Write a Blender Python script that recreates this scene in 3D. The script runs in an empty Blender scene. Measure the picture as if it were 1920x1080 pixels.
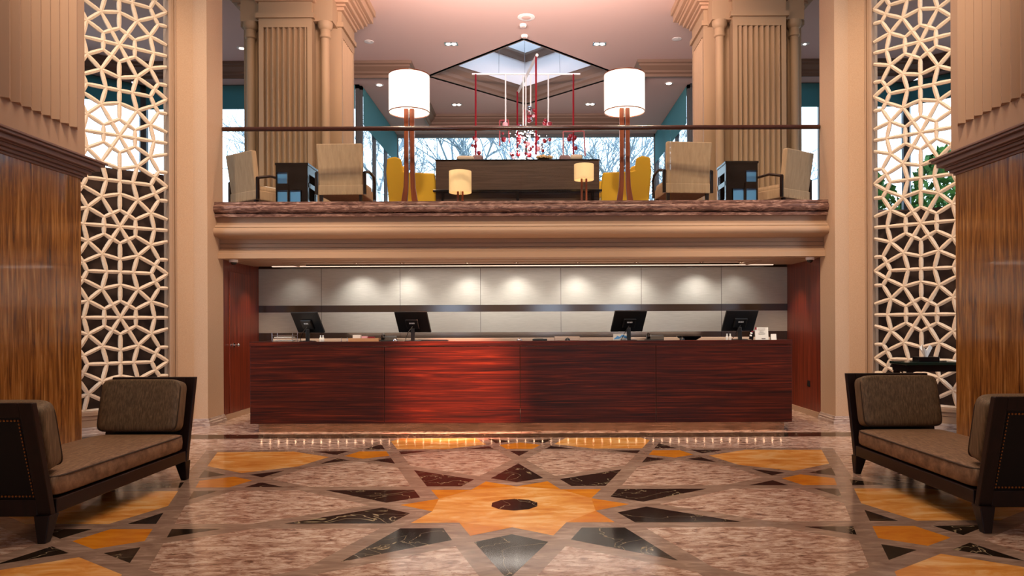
import bpy, bmesh, math, random
from mathutils import Vector, Matrix
C = bpy.context.scene.collection
scn = bpy.context.scene
PI = math.pi
R = math.radians
S2 = math.sqrt(0.5)

# ---------------------------------------------------------------- camera, world, exposure
F = 1394.0
CX = 0.13                                   # camera X relative to the centre line of the lobby
cam_d = bpy.data.cameras.new('camera'); cam = bpy.data.objects.new('camera', cam_d); C.objects.link(cam)
cam_d.sensor_width = 36.0; cam_d.lens = F / 1920 * 36
cam_d.shift_x = (960 - 996) / 1920; cam_d.shift_y = (606 - 540) / 1920
cam_d.clip_start = 0.1; cam_d.clip_end = 200
cam.matrix_world = Matrix.Translation((CX, 0, 1.36)) @ Matrix.Rotation(R(90), 4, 'X') @ Matrix.Rotation(-0.0040, 4, 'Z')
scn.camera = cam
scn.view_settings.view_transform = 'Standard'; scn.view_settings.look = 'None'
scn.view_settings.exposure = 0.0; scn.view_settings.gamma = 1.0
scn.view_settings.use_curve_mapping = False
cy = scn.cycles
cy.max_bounces = 8; cy.diffuse_bounces = 4; cy.glossy_bounces = 4; cy.transmission_bounces = 6
cy.transparent_max_bounces = 12; cy.sample_clamp_indirect = 4.0; cy.sample_clamp_direct = 0
cy.caustics_reflective = False; cy.caustics_refractive = False; cy.use_denoising = True

w = bpy.data.worlds.new('sky'); scn.world = w; w.use_nodes = True
nt = w.node_tree; bg = nt.nodes['Background']
tc = nt.nodes.new('ShaderNodeTexCoord'); sx = nt.nodes.new('ShaderNodeSeparateXYZ')
rp = nt.nodes.new('ShaderNodeValToRGB')
nt.links.new(tc.outputs['Generated'], sx.inputs[0]); nt.links.new(sx.outputs['Z'], rp.inputs[0])
rp.color_ramp.elements[0].position = 0.0; rp.color_ramp.elements[0].color = (0.78, 0.92, 1, 1)
rp.color_ramp.elements[1].position = 0.7; rp.color_ramp.elements[1].color = (0.62, 0.78, 1, 1)
nt.links.new(rp.outputs[0], bg.inputs[0]); bg.inputs[1].default_value = 4.0

WARM = (1.0, 0.77, 0.55); WARM2 = (1.0, 0.82, 0.64); COOL = (0.62, 0.78, 1.0)
def light(kind, name, loc, energy, color=WARM, target=None, size=0.1, size_y=None, spot=60, blend=0.5, shape=None, spread=None):
    d = bpy.data.lights.new(name, kind); d.energy = energy; d.color = color
    if kind == 'AREA':
        d.shape = 'RECTANGLE' if size_y else 'DISK'; d.size = size
        if size_y: d.size_y = size_y
        if spread: d.spread = R(spread)
    elif kind == 'SPOT':
        d.spot_size = R(spot); d.spot_blend = blend; d.shadow_soft_size = size
    else: d.shadow_soft_size = size
    o = bpy.data.objects.new(name, d); C.objects.link(o); o.location = loc
    if target is not None:
        o.rotation_euler = (Vector(target) - Vector(loc)).to_track_quat('-Z', 'Y').to_euler()
    return o
# lobby ceiling luminaires (real ceiling positions above the frame)
for i, (x, y, e) in enumerate([(-2.4, 2.5, 14), (2.4, 2.5, 14), (-2.2, 6.6, 80), (2.2, 6.6, 80), (0, 4.6, 170)]):
    light('AREA', 'lobby_ceiling_light', (x, y, 8.3), e, WARM, (x, y, 0), size=0.9)
# narrow beams from the lobby ceiling: medallion, desk front, jambs
light('SPOT', 'medallion_spot', (0, 6.3, 8.3), 1500, WARM2, (0, 5.9, 0), size=0.12, spot=34, blend=0.9)
light('SPOT', 'desk_spot', (-0.75, 6.6, 8.3), 26000, (1.0, 0.36, 0.22), (-0.8, 9.25, 0.62), size=0.04, spot=14, blend=1.0)
for s in (-1, 1):
    light('SPOT', 'jamb_spot', (s * 2.8, 5.2, 8.3), 1500, WARM, (s * 4.5, 9.8, 2.6), size=0.1, spot=50, blend=0.8)
light('SPOT', 'beam_spot', (0, 4.5, 8.3), 1500, WARM, (0, 10.2, 2.6), size=0.2, spot=70, blend=0.9)
# unseen uplights added to brighten the balcony ceiling
for s in (-1, 1):
    light('AREA', 'added_ceiling_fill', (s * 1.3, 10.5, 6.05), 165, (1.0, 0.72, 0.62), (s * .9, 16.0, 8.0), size=2.0, size_y=.3, spread=120)
# daylight through the lobby's tall rear windows
for x in (-3.0, 0.9, 3.6):
    light('AREA', 'rear_window_daylight', (x, -5.7, 2.3), 48, COOL, (x * .6, 8, 2.6), size=1.1, size_y=2.4)

# ---------------------------------------------------------------- mesh helpers
class MB:
    def __init__(s): s.v = []; s.f = []; s.m = []; s.sm = []
    def add(s, vs, fs, mi=0, smooth=False):
        b = len(s.v); s.v += [tuple(p) for p in vs]
        for f in fs: s.f.append([b + i for i in f]); s.m.append(mi); s.sm.append(smooth)
        return s
    def box(s, c, d, mi=0, rz=0, rx=0, ry=0, taper=None):
        x, y, z = d[0] / 2, d[1] / 2, d[2] / 2
        M = Matrix.Translation(c) @ Matrix.Rotation(rz, 4, 'Z') @ Matrix.Rotation(ry, 4, 'Y') @ Matrix.Rotation(rx, 4, 'X')
        vs = []
        for k in (-1, 1):
            t = taper if (taper and k < 0) else 1
            for (i, j) in ((-1, -1), (1, -1), (1, 1), (-1, 1)): vs.append(M @ Vector((i * x * t, j * y * t, k * z)))
        return s.add(vs, [(3, 2, 1, 0), (4, 5, 6, 7), (0, 1, 5, 4), (1, 2, 6, 5), (2, 3, 7, 6), (3, 0, 4, 7)], mi)
    def b2(s, x0, x1, y0, y1, z0, z1, mi=0):
        return s.box(((x0 + x1) / 2, (y0 + y1) / 2, (z0 + z1) / 2), (abs(x1 - x0), abs(y1 - y0), abs(z1 - z0)), mi)
    def cyl(s, p0, p1, r0, r1=None, n=12, mi=0, smooth=True, rot=0):
        r1 = r0 if r1 is None else r1
        p0, p1 = Vector(p0), Vector(p1); d = (p1 - p0)
        if d.length < 1e-6: return s
        q = d.to_track_quat('Z', 'Y').to_matrix(); vs = []
        for p, r in ((p0, r0), (p1, r1)):
            for i in range(n):
                a = 2 * PI * i / n + rot; vs.append(p + q @ Vector((math.cos(a) * r, math.sin(a) * r, 0)))
        b = len(s.v)
        s.add(vs, [(i, (i + 1) % n, n + (i + 1) % n, n + i) for i in range(n)], mi, smooth)
        for cap in (list(range(n))[::-1], list(range(n, 2 * n))):
            s.f.append([b + i for i in cap]); s.m.append(mi); s.sm.append(False)
        return s
    def tube(s, pts, r, n=8, mi=0, closed=False):
        pts = [Vector(p) for p in pts]; k = len(pts); vs = []
        up = Vector((0, 0, 1)); prev = None
        for i, p in enumerate(pts):
            a = pts[(i - 1) % k] if (closed or i > 0) else p
            c = pts[(i + 1) % k] if (closed or i < k - 1) else p
            t = (c - a).normalized()
            if prev is None:
                nrm = t.cross(up)
                if nrm.length < 1e-3: nrm = t.cross(Vector((1, 0, 0)))
            else: nrm = prev - t * prev.dot(t)
            nrm.normalize(); prev = nrm; bn = t.cross(nrm)
            rr = r[i] if isinstance(r, (list, tuple)) else r
            for j in range(n):
                an = 2 * PI * j / n; vs.append(p + (nrm * math.cos(an) + bn * math.sin(an)) * rr)
        fs = []
        for i in range(k if closed else k - 1):
            i2 = (i + 1) % k
            for j in range(n): fs.append((i * n + j, i * n + (j + 1) % n, i2 * n + (j + 1) % n, i2 * n + j))
        b = len(s.v); s.add(vs, fs, mi, True)
        if not closed:
            for cap in (list(range(n))[::-1], list(range((k - 1) * n, k * n))):
                s.f.append([b + i for i in cap]); s.m.append(mi); s.sm.append(False)
        return s
    def prism(s, poly, z0, z1, mi=0, axis='z'):
        n = len(poly)
        ar = sum(poly[i][0] * poly[(i + 1) % n][1] - poly[(i + 1) % n][0] * poly[i][1] for i in range(n))
        if ar < 0: poly = poly[::-1]
        def P(a, b, z): return (a, b, z) if axis == 'z' else ((z, a, b) if axis == 'x' else (a, z, b))
        vs = [P(a, b, z0) for a, b in poly] + [P(a, b, z1) for a, b in poly]
        fs = [list(range(n))[::-1], list(range(n, 2 * n))] + [(i, (i + 1) % n, n + (i + 1) % n, n + i) for i in range(n)]
        if axis == 'y': fs = [list(f)[::-1] for f in fs]
        return s.add(vs, fs, mi)
    def flat(s, poly, z, mi=0):
        n = len(poly)
        ar = sum(poly[i][0] * poly[(i + 1) % n][1] - poly[(i + 1) % n][0] * poly[i][1] for i in range(n))
        if ar < 0: poly = poly[::-1]
        return s.add([(a, b, z) for a, b in poly], [list(range(n))], mi)
    def lathe(s, prof, c=(0, 0, 0), n=20, mi=0, smooth=True):
        k = len(prof); vs = []
        for r, z in prof:
            for i in range(n):
                a = 2 * PI * i / n; vs.append((c[0] + r * math.cos(a), c[1] + r * math.sin(a), c[2] + z))
        fs = [(i * n + j, i * n + (j + 1) % n, (i + 1) * n + (j + 1) % n, (i + 1) * n + j) for i in range(k - 1) for j in range(n)]
        b = len(s.v); s.add(vs, fs, mi, smooth)
        if prof[0] == prof[-1]: return s
        for cap in (list(range(n))[::-1], list(range((k - 1) * n, k * n))):
            s.f.append([b + i for i in cap]); s.m.append(mi); s.sm.append(False)
        return s
    def sell(s, c, d, e1=0.3, e2=0.15, nu=32, nv=14, mi=0, rz=0, rx=0, crown=0.0):
        """soft cushion body (superellipsoid)"""
        M = Matrix.Translation(c) @ Matrix.Rotation(rz, 4, 'Z') @ Matrix.Rotation(rx, 4, 'X')
        pw = lambda t, e: math.copysign(abs(t) ** e, t)
        vs = []
        for j in range(nv + 1):
            ph = -PI / 2 + PI * j / nv; cz = pw(math.cos(ph), e1) if 0 < j < nv else 0.0; sz = pw(math.sin(ph), e1)
            for i in range(nu):
                t = 2 * PI * (i + 0.5) / nu
                x = d[0] / 2 * cz * pw(math.cos(t), e2); y = d[1] / 2 * cz * pw(math.sin(t), e2); z = d[2] / 2 * sz
                if z > 0 and crown: z += crown * (1 - min(1, abs(2 * x / d[0])) ** 2) * (1 - min(1, abs(2 * y / d[1])) ** 2)
                vs.append(M @ Vector((x, y, z)))
        fs = [(j * nu + i, j * nu + (i + 1) % nu, (j + 1) * nu + (i + 1) % nu, (j + 1) * nu + i) for j in range(nv) for i in range(nu)]
        return s.add(vs, fs, mi, True)
    def ico(s, c, r, n=8, mi=0):
        return s.lathe([(max(1e-4, r * math.sin(PI * k / (n // 2 + 1))), -r * math.cos(PI * k / (n // 2 + 1))) for k in range(n // 2 + 2)], c, n, mi)
    def sweep(s, path, prof, closed=False, mi=0, smooth=False):
        """profile (offset to the right of travel, z) mitred along a 2-D path"""
        k = len(path); P = [Vector((p[0], p[1])) for p in path]; vs = []; m = len(prof)
        for i in range(k):
            d0 = (P[i] - P[i - 1]).normalized() if (closed or i > 0) else None
            d1 = (P[(i + 1) % k] - P[i]).normalized() if (closed or i < k - 1) else None
            if d0 is None: d0 = d1
            if d1 is None: d1 = d0
            n0 = Vector((d0.y, -d0.x)); n1 = Vector((d1.y, -d1.x)); b = n0 + n1
            b = b / b.dot(n0) if b.length > 1e-6 else n0
            for o, z in prof: vs.append((P[i].x + b.x * o, P[i].y + b.y * o, z))
        fs = []
        for i in range(k if closed else k - 1):
            i2 = (i + 1) % k
            for j in range(m): fs.append((i * m + j, i2 * m + j, i2 * m + (j + 1) % m, i * m + (j + 1) % m))
        b0 = len(s.v); s.add(vs, fs, mi, smooth)
        if not closed:
            for cap in (list(range(m)), list(range((k - 1) * m, k * m))[::-1]):
                s.f.append([b0 + i for i in cap]); s.m.append(mi); s.sm.append(False)
        return s
    def build(s, name, mat, parent=None, loc=None, rz=0, bevel=0, seg=2, fixn=True, ang=40):
        me = bpy.data.meshes.new(name); me.from_pydata(s.v, [], s.f)
        for m_ in (mat if isinstance(mat, (list, tuple)) else [mat]): me.materials.append(m_)
        for p, mi, sm in zip(me.polygons, s.m, s.sm): p.material_index = mi; p.use_smooth = sm
        if fixn:
            b = bmesh.new(); b.from_mesh(me); bmesh.ops.recalc_face_normals(b, faces=b.faces); b.to_mesh(me); b.free()
        if any(s.sm): me.set_sharp_from_angle(angle=R(ang))
        me.update()
        o = bpy.data.objects.new(name, me); C.objects.link(o)
        if parent: o.parent = parent
        if loc: o.location = loc
        o.rotation_euler = (0, 0, rz)
        if bevel:
            md = o.modifiers.new('bevel', 'BEVEL'); md.width = bevel; md.segments = seg; md.limit_method = 'ANGLE'; md.angle_limit = R(35)
        return o

def tag(o, label=None, cat=None, group=None, kind=None):
    if label: o['label'] = label
    if cat: o['category'] = cat
    if group: o['group'] = group
    if kind: o['kind'] = kind
    return o
def thing(name, label, cat, loc=(0, 0, 0), rz=0, group=None):
    o = bpy.data.objects.new(name, None); C.objects.link(o); o.location = loc; o.rotation_euler = (0, 0, rz)
    o.empty_display_size = 0.1
    return tag(o, label, cat, group)
def struct(o): o['kind'] = 'structure'; return o
def copy_tree(o, parent=None):
    c = o.copy(); C.objects.link(c); c.parent = parent
    for ch in list(o.children): copy_tree(ch, c)
    return c
def dup(o, label, loc=None, rz=None):
    c = copy_tree(o); c['label'] = label
    if loc: c.location = loc
    if rz is not None: c.rotation_euler = (0, 0, rz)
    return c
def at(u, v, Y):
    """photo pixel at depth Y -> point"""
    v2 = v + (u - 996) * 0.004; u2 = u - (v - 606) * 0.004
    return (CX + (u2 - 996) * Y / F, Y, 1.36 - (v2 - 606) * Y / F)

# ---------------------------------------------------------------- materials
def srgb(r, g, b):
    f = lambda c: ((c / 255 + 0.055) / 1.055) ** 2.4 if c > 10 else c / 255 / 12.92
    return (f(r), f(g), f(b), 1)
def mat(name, col, rough=0.5, metal=0, emis=None, es=0, coat=0, spec=0.5, aniso=0, trans=0, sss=0):
    m = bpy.data.materials.new(name); m.use_nodes = True; p = m.node_tree.nodes['Principled BSDF']
    p.inputs['Base Color'].default_value = col; p.inputs['Roughness'].default_value = rough; p.inputs['Metallic'].default_value = metal
    p.inputs['Coat Weight'].default_value = coat; p.inputs['Coat Roughness'].default_value = 0.06
    p.inputs['Specular IOR Level'].default_value = spec; p.inputs['Anisotropic'].default_value = aniso
    p.inputs['Transmission Weight'].default_value = trans
    if emis: p.inputs['Emission Color'].default_value = emis; p.inputs['Emission Strength'].default_value = es
    return m
def ramp_mat(name, stops, scale=(1, 1, 1), nscale=5, detail=6, rough=0.5, dist=0.5, bump=0, coat=0, metal=0, spec=0.5, spots=None, veins=None, rough2=None, bdist=0.01, crough=0.06):
    m = mat(name, stops[0][1], rough, metal, coat=coat, spec=spec); n = m.node_tree.nodes; l = m.node_tree.links; p = n['Principled BSDF']
    p.inputs['Coat Roughness'].default_value = crough
    t = n.new('ShaderNodeTexCoord'); mp = n.new('ShaderNodeMapping'); mp.inputs['Scale'].default_value = scale
    nz = n.new('ShaderNodeTexNoise'); nz.inputs['Scale'].default_value = nscale; nz.inputs['Detail'].default_value = detail
    nz.inputs['Roughness'].default_value = 0.62; nz.inputs['Distortion'].default_value = dist
    r = n.new('ShaderNodeValToRGB'); e = r.color_ramp.elements
    e[0].position, e[0].color = stops[0]; e[1].position, e[1].color = stops[-1]
    for ps, c in stops[1:-1]: x = e.new(ps); x.color = c
    l.new(t.outputs['Object'], mp.inputs[0]); l.new(mp.outputs[0], nz.inputs[0]); l.new(nz.outputs[0], r.inputs[0])
    out = r.outputs[0]
    def over(fac, col, out):
        mx = n.new('ShaderNodeMix'); mx.data_type = 'RGBA'; l.new(fac, mx.inputs[0]); l.new(out, mx.inputs[6]); mx.inputs[7].default_value = col
        return mx.outputs[2]
    if spots:                                   # (scale, threshold, colour)
        z = n.new('ShaderNodeTexNoise'); z.inputs['Scale'].default_value = spots[0]; z.inputs['Detail'].default_value = 5; z.inputs['Roughness'].default_value = 0.7
        l.new(mp.outputs[0], z.inputs[0])
        q = n.new('ShaderNodeMapRange'); q.inputs[1].default_value = spots[1]; q.inputs[2].default_value = spots[1] + 0.07
        l.new(z.outputs[0], q.inputs[0]); out = over(q.outputs[0], spots[2], out)
    if veins:                                   # (scale, width, colour)
        z = n.new('ShaderNodeTexNoise'); z.inputs['Scale'].default_value = veins[0]; z.inputs['Detail'].default_value = 4; z.inputs['Distortion'].default_value = 1.2
        l.new(t.outputs['Object'], z.inputs[0])
        a = n.new('ShaderNodeMath'); a.operation = 'SUBTRACT'; a.inputs[1].default_value = 0.5; l.new(z.outputs[0], a.inputs[0])
        b = n.new('ShaderNodeMath'); b.operation = 'ABSOLUTE'; l.new(a.outputs[0], b.inputs[0])
        q = n.new('ShaderNodeMapRange'); q.inputs[1].default_value = 0; q.inputs[2].default_value = veins[1]; q.inputs[3].default_value = 1; q.inputs[4].default_value = 0
        l.new(b.outputs[0], q.inputs[0]); out = over(q.outputs[0], veins[2], out)
    l.new(out, p.inputs['Base Color'])
    if bump:
        bp = n.new('ShaderNodeBump'); bp.inputs['Strength'].default_value = bump; bp.inputs['Distance'].default_value = bdist
        l.new(nz.outputs[0], bp.inputs['Height']); l.new(bp.outputs[0], p.inputs['Normal'])
    return m
def glass_mat(name, tint=(1, 1, 1, 1), refl=1.0, rough=0.0):
    m = bpy.data.materials.new(name); m.use_nodes = True; n = m.node_tree.nodes; l = m.node_tree.links; n.clear()
    o = n.new('ShaderNodeOutputMaterial'); tr = n.new('ShaderNodeBsdfTransparent'); tr.inputs[0].default_value = tint
    g = n.new('ShaderNodeBsdfGlossy'); g.inputs['Roughness'].default_value = rough
    fr = n.new('ShaderNodeFresnel'); fr.inputs[0].default_value = 1.45
    mu = n.new('ShaderNodeMath'); mu.operation = 'MULTIPLY'; mu.inputs[1].default_value = refl; l.new(fr.outputs[0], mu.inputs[0])
    mx = n.new('ShaderNodeMixShader'); l.new(mu.outputs[0], mx.inputs[0]); l.new(tr.outputs[0], mx.inputs[1]); l.new(g.outputs[0], mx.inputs[2])
    l.new(mx.outputs[0], o.inputs[0]); return m

PLASTP = mat('pier_plaster', srgb(164, 134, 112), 0.7)
PLAST = ramp_mat('plaster', [(0.3, srgb(176, 146, 118)), (0.7, srgb(186, 156, 128))], nscale=3, rough=0.7, bump=0.0)
STUC = ramp_mat('textured_plaster', [(0.3, srgb(186, 152, 124)), (0.7, srgb(200, 168, 140))], scale=(1, 1, 3), nscale=60, detail=3, rough=0.8, bump=0.5, bdist=0.004)
MOULD = mat('moulding', srgb(170, 138, 112), 0.55)
COLM = mat('column_plaster', srgb(156, 130, 102), 0.65)
CORN = mat('cornice_shade_colour', srgb(118, 90, 82), 0.5)  # shaded mauve look of the pier cornice put into the colour
TAUPE = mat('taupe_moulding', srgb(120, 98, 84), 0.5)
CEIL = mat('ceiling_paint', srgb(214, 188, 182), 0.8)
WHITEW = mat('well_white', srgb(238, 238, 240), 0.8)
LATT = ramp_mat('cast_stone', [(0.3, srgb(216, 194, 170)), (0.7, srgb(232, 212, 190))], nscale=50, rough=0.75, bump=0.25, bdist=0.004)
TRAV = ramp_mat('travertine', [(0.30, srgb(66, 38, 18)), (0.42, srgb(112, 70, 30)), (0.54, srgb(148, 98, 44)), (0.70, srgb(182, 136, 78))], scale=(11, 11, 0.7), nscale=2.6, detail=9, rough=0.22, dist=0.6, spots=(9, 0.66, srgb(70, 36, 16)), coat=0.3)
ROSE = ramp_mat('rose_marble', [(0.32, srgb(104, 72, 60)), (0.44, srgb(166, 130, 114)), (0.56, srgb(208, 182, 166)), (0.70, srgb(228, 210, 198))], scale=(1, 2.4, 1), nscale=8, detail=14, rough=0.14, dist=0.9, spec=0.7, spots=(26, 0.56, srgb(136, 98, 84)))
BAND = ramp_mat('grey_brown_marble', [(0.3, srgb(124, 100, 88)), (0.55, srgb(154, 130, 116)), (0.75, srgb(190, 168, 154))], scale=(1, 3, 1), nscale=4, detail=8, rough=0.15, dist=1.0)
GOLD = ramp_mat('gold_marble', [(0.32, srgb(202, 126, 52)), (0.5, srgb(230, 164, 84)), (0.66, srgb(244, 200, 140))], scale=(1, 2.5, 1), nscale=3, detail=13, rough=0.15, spots=(14, 0.68, srgb(140, 66, 24)))
AMBER = ramp_mat('amber_marble', [(0.3, srgb(196, 112, 20)), (0.7, srgb(226, 150, 40))], scale=(1, 3, 1), nscale=4, detail=8, rough=0.15)
NERO = ramp_mat('black_marble', [(0.3, srgb(20, 15, 12)), (0.7, srgb(44, 35, 28))], nscale=5, rough=0.1, veins=(1.9, 0.006, srgb(165, 150, 122)))
EDGEM = ramp_mat('brown_marble', [(0.3, srgb(62, 42, 38)), (0.48, srgb(104, 74, 66)), (0.6, srgb(146, 112, 100)), (0.75, srgb(190, 160, 146))], scale=(0.8, 1, 4), nscale=5, detail=9, rough=0.25, dist=1.8)
BASEM = ramp_mat('base_marble', [(0.35, srgb(130, 104, 96)), (0.5, srgb(180, 158, 148)), (0.7, srgb(206, 190, 180))], scale=(1, 1, 5), nscale=5, detail=8, rough=0.3, dist=1)
DESKW = ramp_mat('desk_wood', [(0.32, srgb(30, 9, 5)), (0.45, srgb(56, 17, 9)), (0.58, srgb(84, 28, 14)), (0.72, srgb(128, 50, 26))], scale=(0.35, 1, 14), nscale=3, detail=8, rough=0.42, dist=0.8, spec=0.3)
REDW = ramp_mat('wall_wood', [(0.3, srgb(64, 22, 12)), (0.5, srgb(112, 42, 22)), (0.7, srgb(146, 60, 32))], scale=(14, 14, 0.35), nscale=2.5, detail=8, rough=0.35, dist=0.5, coat=0.1)
DARKW = ramp_mat('dark_wood', [(0.3, srgb(20, 9, 7)), (0.7, srgb(32, 14, 10))], scale=(8, 8, 1), nscale=3, rough=0.4, spec=0.3)
LAMPW = ramp_mat('lamp_wood', [(0.3, srgb(96, 40, 18)), (0.7, srgb(150, 74, 34))], scale=(10, 10, 0.6), nscale=3, rough=0.35)
RAILW = mat('rail_wood', srgb(54, 26, 20), 0.2, coat=0.4)
CONS = ramp_mat('console_wood', [(0.3, srgb(58, 42, 34)), (0.7, srgb(86, 66, 54))], scale=(0.5, 1, 12), nscale=3, rough=0.25)
BLACK = mat('black_plastic', srgb(14, 12, 12), 0.4)
BLKW = mat('black_lacquer', srgb(16, 14, 16), 0.15)
LEATH = mat('black_leather', srgb(15, 12, 10), 0.55, spec=0.25)
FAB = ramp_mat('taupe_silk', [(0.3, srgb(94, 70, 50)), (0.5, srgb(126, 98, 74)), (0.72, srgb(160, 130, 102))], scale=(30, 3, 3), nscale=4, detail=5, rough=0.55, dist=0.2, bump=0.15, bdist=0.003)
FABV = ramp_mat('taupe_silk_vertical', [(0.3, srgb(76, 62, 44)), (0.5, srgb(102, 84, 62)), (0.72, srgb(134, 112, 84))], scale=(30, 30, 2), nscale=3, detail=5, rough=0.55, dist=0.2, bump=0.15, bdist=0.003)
PIPE = mat('piping', srgb(56, 40, 30), 0.7)
SLIP = ramp_mat('slipcover_linen', [(0.3, srgb(160, 132, 104)), (0.7, srgb(182, 154, 124))], scale=(14, 14, 1), nscale=2, rough=0.85)
YEL = mat('yellow_upholstery', srgb(214, 168, 30), 0.75)
PILL = mat('pillow_cream', srgb(196, 176, 156), 0.85)
PILM = mat('pillow_mauve', srgb(132, 106, 110), 0.85)
BRONZE = mat('brass', srgb(170, 120, 70), 0.3, 1)
STEEL = ramp_mat('brushed_steel', [(0.3, srgb(150, 122, 104)), (0.7, srgb(172, 142, 122))], scale=(.6, 1, 260), nscale=3, detail=2, rough=0.16, metal=1, bump=1.0, bdist=0.012, dist=0)
CHROME = mat('chrome', srgb(200, 200, 205), 0.12, 1)
WHITE = mat('white_enamel', srgb(236, 236, 236), 0.4)
GREYF = mat('window_frame', srgb(84, 88, 92), 0.4, 0.3)
TEAL = mat('teal_blind', srgb(84, 150, 160), 0.8)
n_ = TEAL.node_tree.nodes; l_ = TEAL.node_tree.links; tl_ = n_.new('ShaderNodeBsdfTranslucent'); tl_.inputs[0].default_value = srgb(70, 140, 150)
mx_ = n_.new('ShaderNodeMixShader'); mx_.inputs[0].default_value = 0.4; l_.new(n_['Principled BSDF'].outputs[0], mx_.inputs[1]); l_.new(tl_.outputs[0], mx_.inputs[2]); l_.new(mx_.outputs[0], n_['Material Output'].inputs[0])
BLUEP = mat('blue_print_and_reflection', srgb(96, 160, 220), 0.2)  # card print, and window light painted into the cube tables
RED = mat('red_lacquer', srgb(128, 8, 28), 0.35)
GLASS = glass_mat('clear_glass', (0.97, 0.985, 0.98, 1), 0.5)
WGLASS = glass_mat('window_glass', (0.95, 0.98, 1, 1), 0.4)
PLATE = mat('brown_glass', srgb(62, 48, 38), 0.12, 0.0, spec=0.8)
FROST = ramp_mat('frosted_glass', [(0.3, srgb(172, 170, 160)), (0.7, srgb(188, 186, 176))], scale=(1, 1, 12), nscale=6, rough=0.42, spec=1.0)
PAPER = mat('paper', srgb(232, 228, 222), 0.8)
STONE_L = mat('light_counter', srgb(206, 180, 160), 0.2)
PINE = ramp_mat('light_wood', [(0.3, srgb(196, 140, 96)), (0.7, srgb(214, 164, 118))], scale=(1, 1, 8), nscale=4, rough=0.5)
SHADE = mat('lamp_shade', srgb(240, 232, 222), 0.9, emis=(1, 0.93, 0.85, 1), es=0.8)
SHADE2 = mat('lamp_reflection_shade', srgb(222, 196, 150), 0.9, emis=(1, 0.60, 0.26, 1), es=0.5)  # glow of the modelled lamp reflections
BULB = mat('glowing_bulb', (1, 1, 1, 1), 0.5, emis=(1, 0.86, 0.70, 1), es=22)
LED = mat('led', (1, 1, 1, 1), 0.5, emis=(1, 0.55, 0.32, 1), es=26)
LEDW = mat('led_strip_glow', (1, 1, 1, 1), 0.5, emis=(1, 0.72, 0.54, 1), es=1.0)
SPARK = mat('crystal_light', (1, 1, 1, 1), 0.3, emis=(1, 0.93, 0.92, 1), es=9)
BARK = mat('bark', srgb(140, 156, 166), 0.9)
LEAF = ramp_mat('foliage', [(0.35, srgb(30, 70, 30)), (0.7, srgb(90, 150, 50))], nscale=3, rough=0.7)
GROUND = ramp_mat('garden_ground', [(0.3, srgb(70, 82, 60)), (0.7, srgb(120, 120, 96))], nscale=1, rough=0.95)
DARKWALL = mat('dark_brown_wall', srgb(58, 38, 28), 0.8)
PINK = mat('pink_enamel', srgb(226, 170, 180), 0.4)
GREENG = mat('green_marble', srgb(20, 36, 30), 0.15)

# ================================================================ FLOOR
U = 1.36; MY = 5.574                       # medallion unit and centre
def rot2(p, a): return (p[0] * math.cos(a) + p[1] * math.sin(a), -p[0] * math.sin(a) + p[1] * math.cos(a))
fl = MB()
fl.flat([(-14, -6), (14, -6), (14, 13.5), (-14, 13.5)], 0.0, 0)
YMAX = 8.80
def clip(poly, ymax):
    out = []
    for i in range(len(poly)):
        a, b = poly[i], poly[(i + 1) % len(poly)]
        ia, ib = a[1] <= ymax, b[1] <= ymax
        if ia: out.append(a)
        if ia != ib: t = (ymax - a[1]) / (b[1] - a[1]); out.append((a[0] + t * (b[0] - a[0]), ymax))
    return out
def inlay(poly, k, mi, z=0.0008):
    q = [rot2(p, R(36 * k)) for p in poly]
    q = [(x * U, y * U + MY) for x, y in q]; q = clip(q, YMAX)
    if len(q) > 2: fl.flat(q, z, mi)
T = 0.335
def isect(l1, l2):                        # lines a x + b y = c
    a, b, c = l1; d, e, f = l2; det = a * e - b * d
    return ((c * e - b * f) / det, (a * f - c * d) / det)
c36, s36, c18, s18 = math.cos(R(36)), math.sin(R(36)), math.cos(R(18)), math.sin(R(18))
def rotline(l, a):                        # line rotated clockwise by a
    n = rot2((l[0], l[1]), a); return (n[0], n[1], l[2])
Aout = (1 / T, 1, 1.50); Ain = (1 / T, 1, 1.2045)       # y = c - x/T  going up-left  (scaled form)
def line_up(c): return (-1 / T, 1, c)                   # y = c + x/T
chI = (0, 1, 1.728); chO = (0, 1, 1.817)
nI = (s36, c36, 1.728); nO = (s36, c36, 1.817)
starL = (1, 1 / 1.30 * 1.0, 0)                          # placeholder, defined in the 18 degree frame below
def mirror(p): return (-p[0], p[1])
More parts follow.
